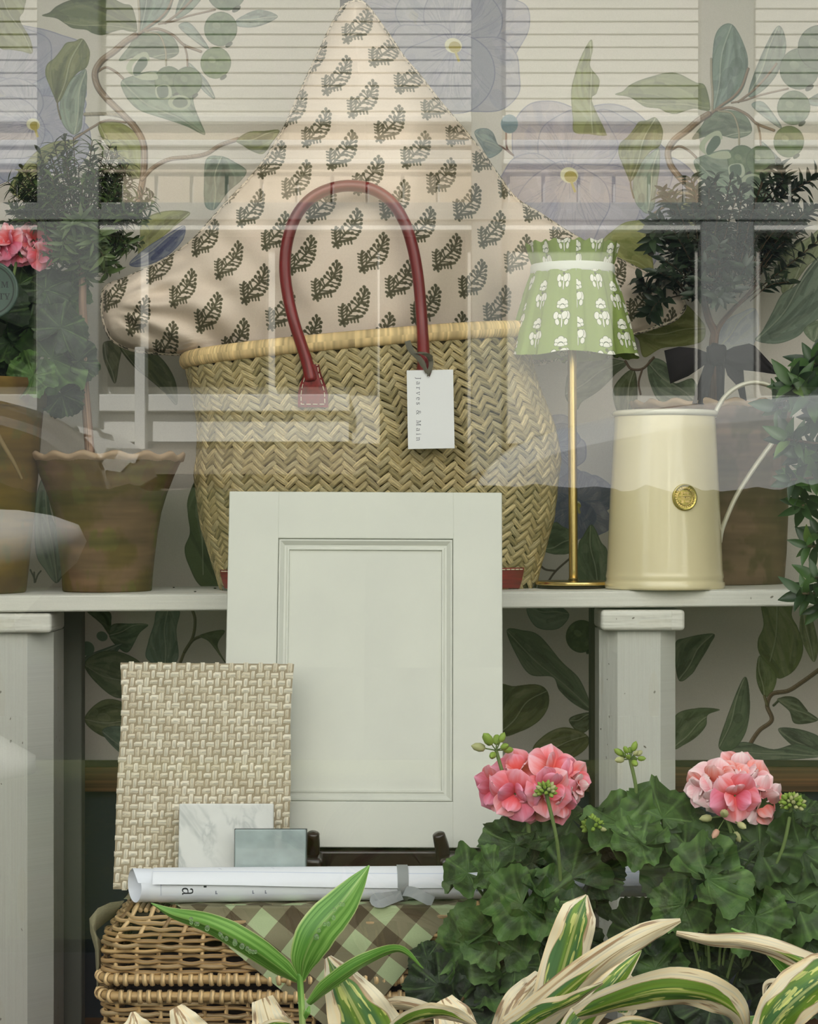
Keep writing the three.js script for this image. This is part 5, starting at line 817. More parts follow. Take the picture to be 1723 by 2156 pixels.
{ // geranium at the far left in an ochre clay pot
  const z = -0.2, k = M(z), cx = P(-62, 0, z).x, yb = shelfTop(cx), y = (py) => P(0, py, z).y, c = V(cx, 0, z);
  const t = thing('potted_geranium', 'geranium in an ochre clay pot cut by the left edge of the window', 'plant', V(cx, yb, z));
  part(t, 'pot', revolve(c, [[0.001, yb], [112 * k, yb], [116 * k, yb + 0.003], [128 * k, y(1130)], [140 * k, y(1010)], [148 * k, y(900)], [152 * k, y(860)], [160 * k, y(858)], [164 * k, y(815)], [160 * k, y(800)], [150 * k, y(802)], [146 * k, y(850)]], 56), clayOchre);
  part(t, 'soil', revolve(c, [[0.0005, y(825)], [148 * k, y(830)], [146 * k, y(845)], [0.0005, y(845)]], 24), soilM);
  part(t, 'leaning_cane', tube([P(-30, 870, z + 0.105), P(0, 925, z + 0.108), P(28, 972, z + 0.106), P(46, 1008, z + 0.1)], (f) => 7 * k * (1 - 0.6 * f), 8, 16), plain([128, 110, 70], 0.7), 'thin dry cane');
  const st = [], root = [-60, 830, z];
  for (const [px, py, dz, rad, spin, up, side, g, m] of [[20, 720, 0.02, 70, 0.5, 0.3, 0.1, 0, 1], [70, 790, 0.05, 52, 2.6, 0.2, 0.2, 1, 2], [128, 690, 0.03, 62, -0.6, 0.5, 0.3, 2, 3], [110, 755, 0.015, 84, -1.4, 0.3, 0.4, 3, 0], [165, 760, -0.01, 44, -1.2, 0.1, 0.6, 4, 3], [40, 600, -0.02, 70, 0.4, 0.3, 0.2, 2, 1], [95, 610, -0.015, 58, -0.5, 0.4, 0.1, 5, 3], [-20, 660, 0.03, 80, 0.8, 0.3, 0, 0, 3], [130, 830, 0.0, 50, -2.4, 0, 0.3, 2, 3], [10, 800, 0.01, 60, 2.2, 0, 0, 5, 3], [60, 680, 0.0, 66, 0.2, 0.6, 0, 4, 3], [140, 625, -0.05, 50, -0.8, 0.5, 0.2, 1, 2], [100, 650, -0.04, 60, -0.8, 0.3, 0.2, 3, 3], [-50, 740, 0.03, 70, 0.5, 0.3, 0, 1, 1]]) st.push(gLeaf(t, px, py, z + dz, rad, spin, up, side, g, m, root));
  part(t, 'leaf_stalks', mergeGeometries(st), gerStem).userData.kind = 'stuff';
  const h = part(t, 'flower_head', tube([P(-40, 800, z), P(10, 660, z), P(40, 525, z - 0.01)], 0.002, 7, 16), gerStem), r = rng(421);
  for (const [px, py, rad, nx, ny] of [[20, 508, 34, -0.5, 0.2], [70, 505, 34, 0.5, 0.2], [45, 530, 30, 0, -0.3], [0, 530, 30, -0.6, -0.2], [85, 535, 26, 0.6, -0.3]]) floret(h, P(px, py, z - 0.01 + 0.01 * r()), V(nx, ny, 0.8).normalize(), rad * k, petalM, r);
}
{ // round plaque stuck among those leaves
  const z = -0.1, k = M(z), c = P(-22, 611, z);
  const tx = canvasTex(512, 512, (g, W) => { const X = (px) => W / 2 + (px + 22) / 62 * W / 2, Y = (py) => W / 2 + (py - 611) / 62 * W / 2; g.fillStyle = css([70, 92, 82]); g.fillRect(0, 0, W, W); const r = rng(431); for (let i = 0; i < 60; i++) { g.fillStyle = css(r() < 0.5 ? [58, 78, 72] : [84, 106, 88], 0.12); g.beginPath(); g.ellipse(r() * W, r() * W, 20 + r() * 60, 10 + r() * 40, r() * 3, 0, 7); g.fill(); } g.strokeStyle = css([30, 44, 38]); g.lineWidth = 12; g.beginPath(); g.arc(W / 2, W / 2, W * 0.415, 0, 7); g.stroke(); g.fillStyle = css([28, 40, 42]); g.font = 'bold 74px serif'; g.textAlign = 'center'; g.fillText('M', X(11), Y(606)); g.fillText('TY', X(10), Y(631)); speckle(g, W, W, 8, 433); });
  const g = revolve(V(0, 0, 0), [[0.001, 0.003], [54 * k, 0.003], [57 * k, 0.0044], [61 * k, 0.004], [62 * k, 0.002], [61.5 * k, 0], [0.001, 0]], 64); { const uv = g.attributes.uv, p = g.attributes.position; for (let i = 0; i < uv.count; i++) uv.setXY(i, p.getX(i) / (124 * k) + 0.5, 0.5 - p.getZ(i) / (124 * k)); }
  const t = thing('round_plaque', 'round dark green plaque with lettering at the left edge before the geranium', 'plaque', P(-22, 674, z));
  const disc = part(t, 'disc', g.rotateX(Math.PI / 2).translate(c.x, c.y, c.z), mat({ map: tx, roughness: 0.4 }));
  part(t, 'stake', tube([P(-22, 670, z - 0.001), P(-26, 760, z - 0.02), P(-30, 836, z - 0.06)], 0.0016, 6, 10), blackPaint);
}
{ // glossy laurel reaching in from the right
  const z = -0.02, t = thing('laurel_shrub', 'glossy green laurel branches reaching in from the right edge of the window', 'plant', P(1960, 1700, z));
  const k = M(z), r = rng(441), geos = [smallLeaf(0.19, 0.2, 0.16, 6), smallLeaf(0.17, 0.4, 0.1, 6), smallLeaf(0.21, 0.05, 0.2, 6)], tw = [], leaves = [];
  tw.push(tube([P(1960, 1700, z), P(1900, 1300, z), P(1860, 1000, z), P(1820, 700, z)], 0.006, 8, 30));
  const whorl = (px, py, dz, n, ax, ay, size, bx, by) => { const c = P(px, py, z + dz), root = P(bx, by, z + dz * 0.5); tw.push(tube([root, root.clone().lerp(c, 0.5).add(V(0, 0.006, 0)), c], 0.0016, 6, 10)); const axis = V(ax, ay, 0.55).normalize(), b = V(0, 0, 1).addScaledVector(axis, -axis.z).normalize(), s = axis.clone().cross(b); for (let i = 0; i < n; i++) { const f = i * 2.4 + r() * 0.5, o = i / n, rd = b.clone().multiplyScalar(Math.cos(f)).addScaledVector(s, Math.sin(f)), d = rd.multiplyScalar(0.55 + 0.45 * o).addScaledVector(axis, 0.75 - 0.9 * o * 0.7).normalize(); leaves.push({ p: c.clone().addScaledVector(axis, -o * 34 * k), q: aim(d, axis.clone().add(V(0, 0.2, 0.6))), s: size * k * (0.8 + 0.4 * r()), g: Math.floor(r() * 3), m: r() < 0.35 ? 0 : r() < 0.5 ? 1 : r() < 0.85 ? 2 : 3 }); } };
  for (const a of [[1712, 765, 0.03, 13, -0.5, 0.6, 62, 1830, 800], [1668, 812, 0.05, 15, -0.7, 0.4, 60, 1830, 850], [1705, 832, 0.06, 14, -0.4, 0.3, 58, 1830, 860], [1640, 858, 0.03, 10, -0.9, -0.1, 56, 1830, 880], [1722, 880, 0.04, 12, -0.3, 0.1, 58, 1850, 900], [1660, 925, 0.05, 13, -0.7, 0.2, 54, 1850, 980], [1690, 958, 0.04, 12, -0.5, 0, 54, 1850, 990], [1668, 1010, 0.06, 12, -0.8, -0.1, 52, 1850, 1020], [1712, 1000, 0.05, 12, -0.4, -0.2, 54, 1860, 1030], [1690, 1065, 0.05, 12, -0.5, -0.7, 54, 1850, 1040], [1720, 940, 0.02, 10, 0, 0.4, 50, 1860, 960], [1700, 1150, 0.04, 9, -0.8, 0.0, 52, 1880, 1180], [1722, 1120, 0.04, 7, -0.5, 0.5, 50, 1880, 1170], [1690, 1250, 0.06, 10, -0.8, 0.2, 56, 1890, 1270], [1718, 1215, 0.05, 9, -0.3, 0.6, 54, 1890, 1250], [1724, 1280, 0.05, 8, -0.4, -0.3, 50, 1890, 1290]]) whorl(...a);
  part(t, 'branches', mergeGeometries(tw), twigM).userData.kind = 'stuff';
  dressFoliage(t, leaves, geos, laurelM, 300);
}

// ---------- hamper ----------
const HT = 1.036, HZ = 0.27;                                       // its top, and its front at the lid's foot
const hx0 = P(214, 0, 0.262).x, hx1 = P(1062, 0, 0.262).x, yLid = P(0, 2068, 0.262).y, yRim = P(0, 2091, 0.262).y, hz0 = -0.04;
const hamper = thing('wicker_hamper', 'low wicker hamper with a hinged lid carrying the samples and plans', 'hamper', V((hx0 + hx1) / 2, 0.76, 0.11));
{
  // plan outline at height y: rounded rectangle that draws in towards the top of the lid
  const outline = (y, off, n = 1) => { const q = y > yRim ? smooth(yLid + 0.03, HT, y) : 0, sh = q * q * 0.024 - (y > yRim ? 0 : 0.002 * 0), x0 = hx0 + sh - off, x1 = hx1 - sh + off, zf = 0.262 - sh * 0.8 + off, zb = hz0 - off, R = 0.022, a = []; const arc = (cx, cz, f0) => { for (let i = 0; i <= 5; i++) { const f = f0 + i / 5 * Math.PI / 2; a.push(V(cx + Math.cos(f) * R, y, cz + Math.sin(f) * R)); } }; a.push(V(x0, y, zb)); a.push(V(x0, y, lerp(zb, zf - R, 0.5))); arc2(a, x0 + R, zf - R, Math.PI, R, y); const N = 18; for (let i = 1; i < N; i++) a.push(V(lerp(x0 + R, x1 - R, i / N), y, zf)); arc2(a, x1 - R, zf - R, Math.PI / 2, R, y); a.push(V(x1, y, lerp(zb, zf - R, 0.5))); a.push(V(x1, y, zb)); return a; };
  function arc2(a, cx, cz, f0, R, y) { for (let i = 0; i <= 5; i++) { const f = f0 - i / 5 * Math.PI / 2; a.push(V(cx + Math.cos(f) * R, y, cz + Math.sin(f) * R)); } }
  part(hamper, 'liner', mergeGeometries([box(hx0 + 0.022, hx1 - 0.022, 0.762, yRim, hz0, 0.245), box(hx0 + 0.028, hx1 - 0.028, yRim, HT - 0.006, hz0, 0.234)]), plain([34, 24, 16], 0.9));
  const r = rng(501), K = [0.0466];
  // weavers pass over one stake and under the next
  const at = (pts, L) => { let s = 0; for (let i = 0; i < pts.length - 1; i++) { const d = pts[i].distanceTo(pts[i + 1]); if (s + d >= L) return pts[i].clone().lerp(pts[i + 1], (L - s) / d); s += d; } return pts[pts.length - 1].clone(); };
  const total = (pts) => pts.reduce((s, p, i) => i ? s + p.distanceTo(pts[i - 1]) : 0, 0);
  const PITCH = 0.0226;
  const weave = (y, row, rad) => { const o = outline(y, 0), Lt = total(o), path = [], n = Math.round(Lt / 0.0042); for (let i = 0; i <= n; i++) { const L = Lt * i / n, p = at(o, L), e = at(o, Math.min(Lt, L + 0.002)).sub(at(o, Math.max(0, L - 0.002))).normalize(), nn = V(-e.z, 0, e.x); const w = Math.cos(L / PITCH * Math.PI + row * Math.PI); path.push(p.addScaledVector(nn, -w * 0.0036).add(V(0, -0.0012 * Math.abs(w) * (row % 3 - 1) + 0.0011 * Math.sin(L * 31 + row * 2.1), 0))); } return tube(path, (f) => rad * (0.9 + 0.22 * vnoise(f * 40, row, 5)), 7); };
  const rowsL = []; for (let y = yLid + 0.0105, i = 0; y < HT - 0.003; y += 0.00535, i++) rowsL.push(y);
  rowsL.forEach((y, i) => part(hamper, 'weaver', weave(y, i, 0.0024), reedM[Math.floor(r() * 4)]));
  for (let y = yRim - 0.0105, i = 0; y > 0.9; y -= 0.0056, i++) part(hamper, 'weaver', weave(y, i, 0.0024), reedM[Math.floor(r() * 4)]);
  const oL = outline(yLid, 0), Lt = total(oL);
  for (let s = PITCH * 0.5; s < Lt; s += PITCH) { const fr = s / Lt, pts = []; for (let i = 0; i <= 8; i++) { const y = lerp(yLid - 0.002, HT, i / 8), o = outline(y, -0.001); pts.push(at(o, total(o) * fr)); } const last = pts[8]; pts.push(V(last.x, HT + 0.001, last.z - 0.012)); part(hamper, 'stake', tube(pts, 0.0024, 7), reedM[Math.floor(r() * 4)]); const lo = at(outline(yRim, -0.001), Lt * fr); part(hamper, 'stake', tube([V(lo.x, 0.765, lo.z), lo], 0.0024, 7), reedM[Math.floor(r() * 4)]); }
  // wrapped rims of lid and body
  for (const [y, rad, nm] of [[yLid + 0.0035, 0.0052, 'lid_rim'], [yRim - 0.003, 0.0056, 'body_rim']]) {
    const o = outline(y, 0.003), Ls = total(o), path = []; for (let i = 0; i <= 260; i++) path.push(at(o, Ls * i / 260)); part(hamper, nm, tube(path, (f) => rad * (0.92 + 0.05 * Math.sin(f * 330) + 0.12 * (vnoise(f * 60, 2, 8) - 0.5)), 9), reedM[1]);
    const bands = []; for (let s = 0.004; s < Ls; s += 0.0075 + 0.0045 * r()) { const p = at(o, s), e = at(o, Math.min(Ls, s + 0.001)).sub(at(o, s - 0.001)).normalize(); const g = new THREE.TorusGeometry(rad + 0.0003, 0.0017, 6, 14); g.scale(1, 1, 1.6); g.applyQuaternion(new THREE.Quaternion().setFromUnitVectors(V(0, 0, 1), e.addScaledVector(V(0, 1, 0), 0.25 * (r() - 0.3)).normalize())); bands.push(g.translate(p.x, p.y, p.z)); }
    part(hamper, 'binding', mergeGeometries(bands), reedM[2]).userData.kind = 'stuff';
  }
  // lid top: flat weave, mostly under the cloth
  const top = []; for (let x = hx0 + 0.03, i = 0; x < hx1 - 0.025; x += 0.0062, i++) top.push(tube([V(x, HT - 0.003, hz0 + 0.01), V(x, HT - 0.0024 + 0.0006 * (i % 2), 0.1), V(x, HT - 0.003, 0.232)], 0.003, 6, 12));
  part(hamper, 'lid_top', mergeGeometries(top), reedM[0]).userData.kind = 'stuff';
}
// ---------- gingham cloth ----------
{
  const t = thing('gingham_cloth', 'sage and brown gingham cloth draped cornerwise over the hamper', 'cloth', V(P(560, 0, 0.26).x, HT, 0.2));
  const A = [374, 1906], B = [966, 1906], C = [728, 2196], k = M(0.27);
  const e1 = [0.773, 0.634], e2 = [-0.634, 0.773], uvOf = (x, y) => { const dx = x - 754.4, dy = y - 1988; return [(dx * e1[0] + dy * e1[1]) / 91 + 0.25, (dx * e2[0] + dy * e2[1]) / 91 + 0.75]; };
  // front fall: lies on the bulging lid, then hangs free
  const rows = [], uvs = [], n = 40, m = 56;
  for (let i = 0; i <= n; i++) { const s = i / n, a = [], ua = []; for (let j = 0; j <= m; j++) { const u = j / m, x = lerp(lerp(A[0], C[0], s), lerp(B[0], C[0], s), u), y = lerp(A[1], C[1], s) + (s < 0.02 ? 0 : 0) - 6 * Math.sin(u * Math.PI) * (1 - s) * 0; const yy = y; const zl = 0.262 - 0.8 * 0.024 * Math.pow(smooth(yLid + 0.03, HT, P(0, yy, 0.262).y), 2) + 0.0085 + 0.003 * Math.sin(x * 0.018 + s * 2) * s + 0.0022 * Math.sin(x * 0.045 + y * 0.01) + 0.004 * smooth(0.55, 1, s); a.push(P(x, yy, zl)); ua.push(uvOf(x + 3 * Math.sin(y * 0.02), y)); } rows.push(a); uvs.push(ua); }
  // over the lip and back across the top
  const lip = []; const first = rows[0]; for (const [dz, dy] of [[-0.006, 0.0022], [-0.013, 0.0036], [-0.03, 0.0032], [-0.1, 0.0026], [-0.2, 0.002], [-0.27, 0.002]]) { lip.push(first.map((p, j) => V(p.x + (dz < -0.02 ? (0.5 - j / m) * 0 : 0), Math.max(HT + dy + 0.0008 * Math.sin(j * 0.6 + dz * 60), HT + 0.0015), p.z + dz))); }
  const nl = lip.length, all = [...lip.slice().reverse(), ...rows], cum = [0.27, 0.2, 0.1, 0.03, 0.013, 0.006].map((d) => d / k);
  const g = grid(all, false, (i, j) => i >= nl ? uvs[i - nl][j] : uvOf(lerp(A[0], B[0], j / m), A[1] - cum[i]));
  part(t, 'cloth', g, gingham);
  // rest of the square, lying on the top to both sides
  const side = (x0, x1, sd) => { const rw = []; for (let i = 0; i <= 12; i++) { const a = []; for (let j = 0; j <= 10; j++) { const p = P(lerp(x0, x1, j / 10), 1906, 0.24); a.push(V(p.x, HT + 0.0018 + 0.0012 * Math.sin(i * 0.9 + j * 0.7 + sd) + (j === 10 && sd ? -0.001 : 0), lerp(-0.01, 0.238 - 0.05 * smooth(0, 1, j / 10), i / 12))); } rw.push(a); } return grid(rw, false, (i, j) => uvOf(lerp(x0, x1, j / 10), 1906 - (12 - i) * 36)); };
  part(t, 'top_fold', mergeGeometries([side(400, 246, 1), side(960, 1046, 0)]), gingham);
  // corner hanging down the left end
  const hang = [[262, 1896, 240, 1930], [232, 1900, 216, 1948], [206, 1912, 200, 1962], [188, 1934, 205, 1975], [190, 1962, 216, 1985], [200, 2000, 214, 2002], [203, 2060, 211, 2060], [204, 2104, 207, 2104]];
  const hr = hang.map(([x0, y0, x1, y1], i) => { const a = []; for (let j = 0; j <= 6; j++) { const u = j / 6; a.push(P(lerp(x0, x1, u), lerp(y0, y1, u), lerp(0.19, 0.235, smooth(0, 3, i)) + 0.008 * Math.sin(u * Math.PI) + 0.004 * Math.sin(i * 1.4))); } return a; });
  part(t, 'hanging_corner', grid(hr, false, (i, j) => [0.56 + i * 0.02, 0.56 + j * 0.05]), gingham, 'cloth corner hanging beside the hamper');
}
// ---------- cupboard door sample on its easel ----------
{
  const zb = 0.098, zt = 0.022, TL = P(480, 1035, zt), TR = P(1060.5, 1036, zt), BL = P(470, 1785, zb), BR = P(1057, 1784, zb);
  const W = (TL.distanceTo(TR) + BL.distanceTo(BR)) / 2, H = (TL.distanceTo(BL) + TR.distanceTo(BR)) / 2, c = TL.clone().add(TR).add(BL).add(BR).multiplyScalar(0.25), y = TL.clone().add(TR).sub(BL).sub(BR).normalize(), n = V(1, 0, 0).cross(y).normalize(), q = aim(y, n);
  const t = thing('cupboard_door', 'pale grey painted cupboard door sample with a beaded recessed panel', 'cupboard door', BL.clone().lerp(BR, 0.5));
  const put = (name, g, m, par = t) => { g.applyQuaternion(q).translate(c.x, c.y, c.z); return part(par, name, g, m); };
  const dm = mat({ map: T.door, roughness: 0.42 }), th = 0.02;
  const X = (px) => (px - 767) / 584 * W, Y = (py) => (1410 - py) / 749 * H;
  const ix0 = X(582), ix1 = X(954), iy1 = Y(1137), iy0 = Y(1690), bw = X(606) - X(582);
  const rb = (x0, x1, y0, y1, z0, z1, r) => { const g = box(x0, x1, y0, y1, z0, z1, r), uv = g.attributes.uv, p = g.attributes.position; for (let i = 0; i < uv.count; i++) uv.setXY(i, p.getX(i) * 3, p.getY(i) * 3); return g; };
  put('stile', rb(-W / 2, ix0, -H / 2, H / 2, -th, 0, 0.0014), dm); put('stile', rb(ix1, W / 2, -H / 2, H / 2, -th, 0, 0.0014), dm);
  put('rail', rb(ix0 - 0.001, ix1 + 0.001, iy1, H / 2, -th, 0, 0.0014), dm); put('rail', rb(ix0 - 0.001, ix1 + 0.001, -H / 2, iy0, -th, 0, 0.0014), dm);
  put('panel', rb(ix0 + bw * 0.8, ix1 - bw * 0.8, iy0 + bw * 0.8, iy1 - bw * 0.8, -th * 0.8, -0.0062, 0.0004), dm);
  // bead moulding, mitred: quirk, ogee, step
  const prof = [[-0.0005, -0.004], [0.0006, -0.004], [0.0008, -0.0012], [0.0022, -0.0008], [0.0046, -0.0026], [0.0064, -0.0046], [0.0082, -0.0048], [0.0098, -0.0034], [0.0112, -0.0034], [0.0116, -0.0052], [0.0118, -0.0076]].map(([a, b]) => [a / 0.0118 * bw, b]);
  const corners = [[ix0, iy0, 1, 1], [ix0, iy1, 1, -1], [ix1, iy1, -1, -1], [ix1, iy0, -1, 1]];
  for (let s = 0; s < 4; s++) { const a = corners[s], b = corners[(s + 1) % 4]; const g = grid([prof.map(([o, z]) => V(a[0] + a[2] * o, a[1] + a[3] * o, z)), prof.map(([o, z]) => V(b[0] + b[2] * o, b[1] + b[3] * o, z))]); put('moulding', toCreasedNormals(g, 0.5), dm); }
  // easel behind and below
  const e = thing('easel', 'dark mahogany table easel with two round pegs holding the cupboard door', 'easel', P(790, 1880, 0.1));
  for (const [a, b, cx2] of [[[652, 1815], [660, 1755], 0], [[936, 1815], [924, 1757], 0]]) {
    part(e, 'peg', tube([P(a[0], a[1] + 20, zb + 0.012), P((a[0] + b[0]) / 2 + 2, 1790, zb + 0.02), P(b[0], b[1], zb + 0.027)], (f) => (13 + 2.5 * Math.sin(f * 3)) * M(zb + 0.02), 14, 14), mahogany);
    part(e, 'foot', new RoundedBoxGeometry(0.022, 0.034, 0.17, 3, 0.006).translate(P(a[0] + 10, 0, zb).x, HT + 0.003 + 0.017, 0.06), mahogany);
  }
  const l0 = P(640, 1790, zb - 0.005), l1 = P(980, 1810, zb - 0.005); part(e, 'ledge', box(P(560, 0, 0.1).x, P(1050, 0, 0.1).x, HT + 0.014, l0.y + 0.0005, zb - 0.045, zb + 0.004, 0.003), mahogany);
  part(e, 'back_leg', tube([P(790, 1810, 0.05), P(790, 1300, -0.03)], 0.009, 8, 6), mahogany);
  part(e, 'panel', box(P(620, 0, 0.03).x, P(1040, 0, 0.03).x, HT + 0.004, HT + 0.05, 0.0, 0.012, 0.003), blackPaint);
}
// ---------- woven sample board ----------
{
  const zb = 0.146, zt = 0.102, TL = P(257, 1395, zt), TR = P(617, 1399, zt), BL = P(240, 1886, zb), BR = P(606, 1888, zb);
  const t = thing('woven_sample', 'tall sample board covered in cream basket weave', 'sample board', BL.clone().lerp(BR, 0.5));
  BL.y = BR.y = HT + 0.0035;
  const at = (u, v, out = 0) => { const a = TL.clone().lerp(TR, u), b = BL.clone().lerp(BR, u), p = b.lerp(a, v); p.x += 0.0022 * Math.sin(v * 7 + 0.5) * (u - 0.5) * 2 + 0.0018 * Math.sin(v * 9 + u * 3); p.z += 0.003 * Math.sin(u * 3 + v * 2) + out; return p; };
  const rows = [], back = []; for (let i = 0; i <= 16; i++) { const a = [], b = []; for (let j = 0; j <= 10; j++) { a.push(at(j / 10, i / 16, 0)); b.push(at(j / 10, i / 16, -0.003)); } rows.push(a); back.push(b); }
  const rim = []; for (let i = 0; i <= 16; i++) rim.push([at(0, i / 16, 0), at(0, i / 16, -0.003)]); const rim2 = []; for (let i = 0; i <= 16; i++) rim2.push([at(1, i / 16, 0), at(1, i / 16, -0.003)]); const top = []; for (let j = 0; j <= 10; j++) top.push([at(j / 10, 1, 0), at(j / 10, 1, -0.003)]);
  part(t, 'backing', mergeGeometries([grid(rows), grid(back), grid(rim), grid(rim2), grid(top)]), boardBase);
  const n = n0(at), NX = 24, NY = 29;
  function n0() { return at(1, 0).sub(at(0, 0)).cross(at(0, 1).sub(at(0, 0))).normalize(); }
  const pc = (w, h, seed) => { const r = rng(seed), rw = []; for (let i = 0; i <= 4; i++) { const v = i / 2 - 1, a = []; for (let j = 0; j <= 4; j++) { const u = j / 2 - 1, e = Math.max(Math.abs(u), Math.abs(v)); a.push(V(u * w / 2, v * h / 2, e > 0.99 ? -0.0008 : 0.0013 - 0.0005 * u * u - 0.0005 * v * v + 0.0002 * (r() - 0.5))); } rw.push(a); } return grid(rw); };
  const cw = TL.distanceTo(TR) / NX, ch = TL.distanceTo(BL) / NY, gh = [pc(cw * 1.16, ch * 0.72, 1), pc(cw * 1.1, ch * 0.66, 2)], gv = [pc(cw * 0.68, ch * 1.32, 3), pc(cw * 0.6, ch * 1.26, 4)], all = [], r = rng(521), q0 = aim(at(0, 1).sub(at(0, 0)), n);
  for (let i = 0; i < NY; i++) for (let j = 0; j < NX; j++) { const hz = (i + j) % 2 === 0, p = at((j + 0.5) / NX, (i + 0.5) / NY, hz ? 0.0007 : 0.0004), g = hz ? gh[r() < 0.5 ? 0 : 1] : gv[r() < 0.5 ? 0 : 1], q = q0.clone().multiply(new THREE.Quaternion().setFromAxisAngle(V(0, 0, 1), (r() - 0.5) * 0.08)); const px = 250 + (j + 0.5) * 15, py = 1886 - (i + 0.5) * 17; all.push({ p, g, q, m: Math.floor(r() * 4), hz, sc: V(0.93 + 0.14 * r(), 0.93 + 0.14 * r(), 0.7 + 0.6 * r()), hid: (px > 376 && py > 1690) || py > 1850 ? 1 : 0, k: r() }); }
  all.sort((a, b) => a.hid - b.hid || (b.hz ? 1 : 0) - (a.hz ? 1 : 0) || a.k - b.k);
  all.slice(0, 300).forEach((o) => piece(t, 'woven_strand', o.g, (o.hz ? boardM : boardMv)[o.m], o.p, o.q, o.sc));
  for (let m = 0; m < 4; m++) for (const hz of [true, false]) { const gs = all.slice(300).filter((o) => o.m === m && o.hz === hz).map((o) => o.g.clone().applyMatrix4(new THREE.Matrix4().compose(o.p, o.q, o.sc))); if (gs.length) part(t, 'woven_strands', mergeGeometries(gs), (hz ? boardM : boardMv)[m]).userData.kind = 'stuff'; }
}
// ---------- marble and glass tiles ----------
function leaningSlab(name, label, x0, x1, pyTop, zTop, zBot, th, m, edge) {
  const a = P(x0, pyTop, zTop), b = P(x1, pyTop, zTop), yb = HT + 0.0035, h = Math.hypot(a.y - yb, zBot - zTop), f = Math.atan2(zBot - zTop, a.y - yb), g = new RoundedBoxGeometry(b.x - a.x, h, th, 3, Math.min(0.0016, th * 0.3)), uv = g.attributes.uv, p = g.attributes.position; for (let i = 0; i < uv.count; i++) uv.setXY(i, p.getX(i) / 0.11 + 0.5, p.getY(i) / 0.11 + 0.5);
  const t = thing(name, label, 'tile', V((a.x + b.x) / 2, yb, zBot)); const s = new THREE.Mesh(g, m); s.name = 'face'; s.position.set(0, h / 2 * Math.cos(f), -h / 2 * Math.sin(f)); s.rotation.x = -f; s.castShadow = s.receiveShadow = true; t.add(s);
  if (edge) { const e = new THREE.Mesh(new RoundedBoxGeometry(b.x - a.x + 0.0016, h + 0.0008, th * 0.7, 2, 0.0006).translate(0.0002, 0.0004, -th * 0.25), edge); e.name = 'edge'; s.add(e); }
}
leaningSlab('marble_tile', 'square white marble tile with soft grey veins leaning on the woven sample', 378, 577, 1692, 0.158, 0.172, 0.008, marble);
leaningSlab('glass_tile', 'small blue grey tile with a dark edge leaning on the marble tile', 495, 645, 1746, 0.184, 0.194, 0.006, tileGrey, tileEdge);
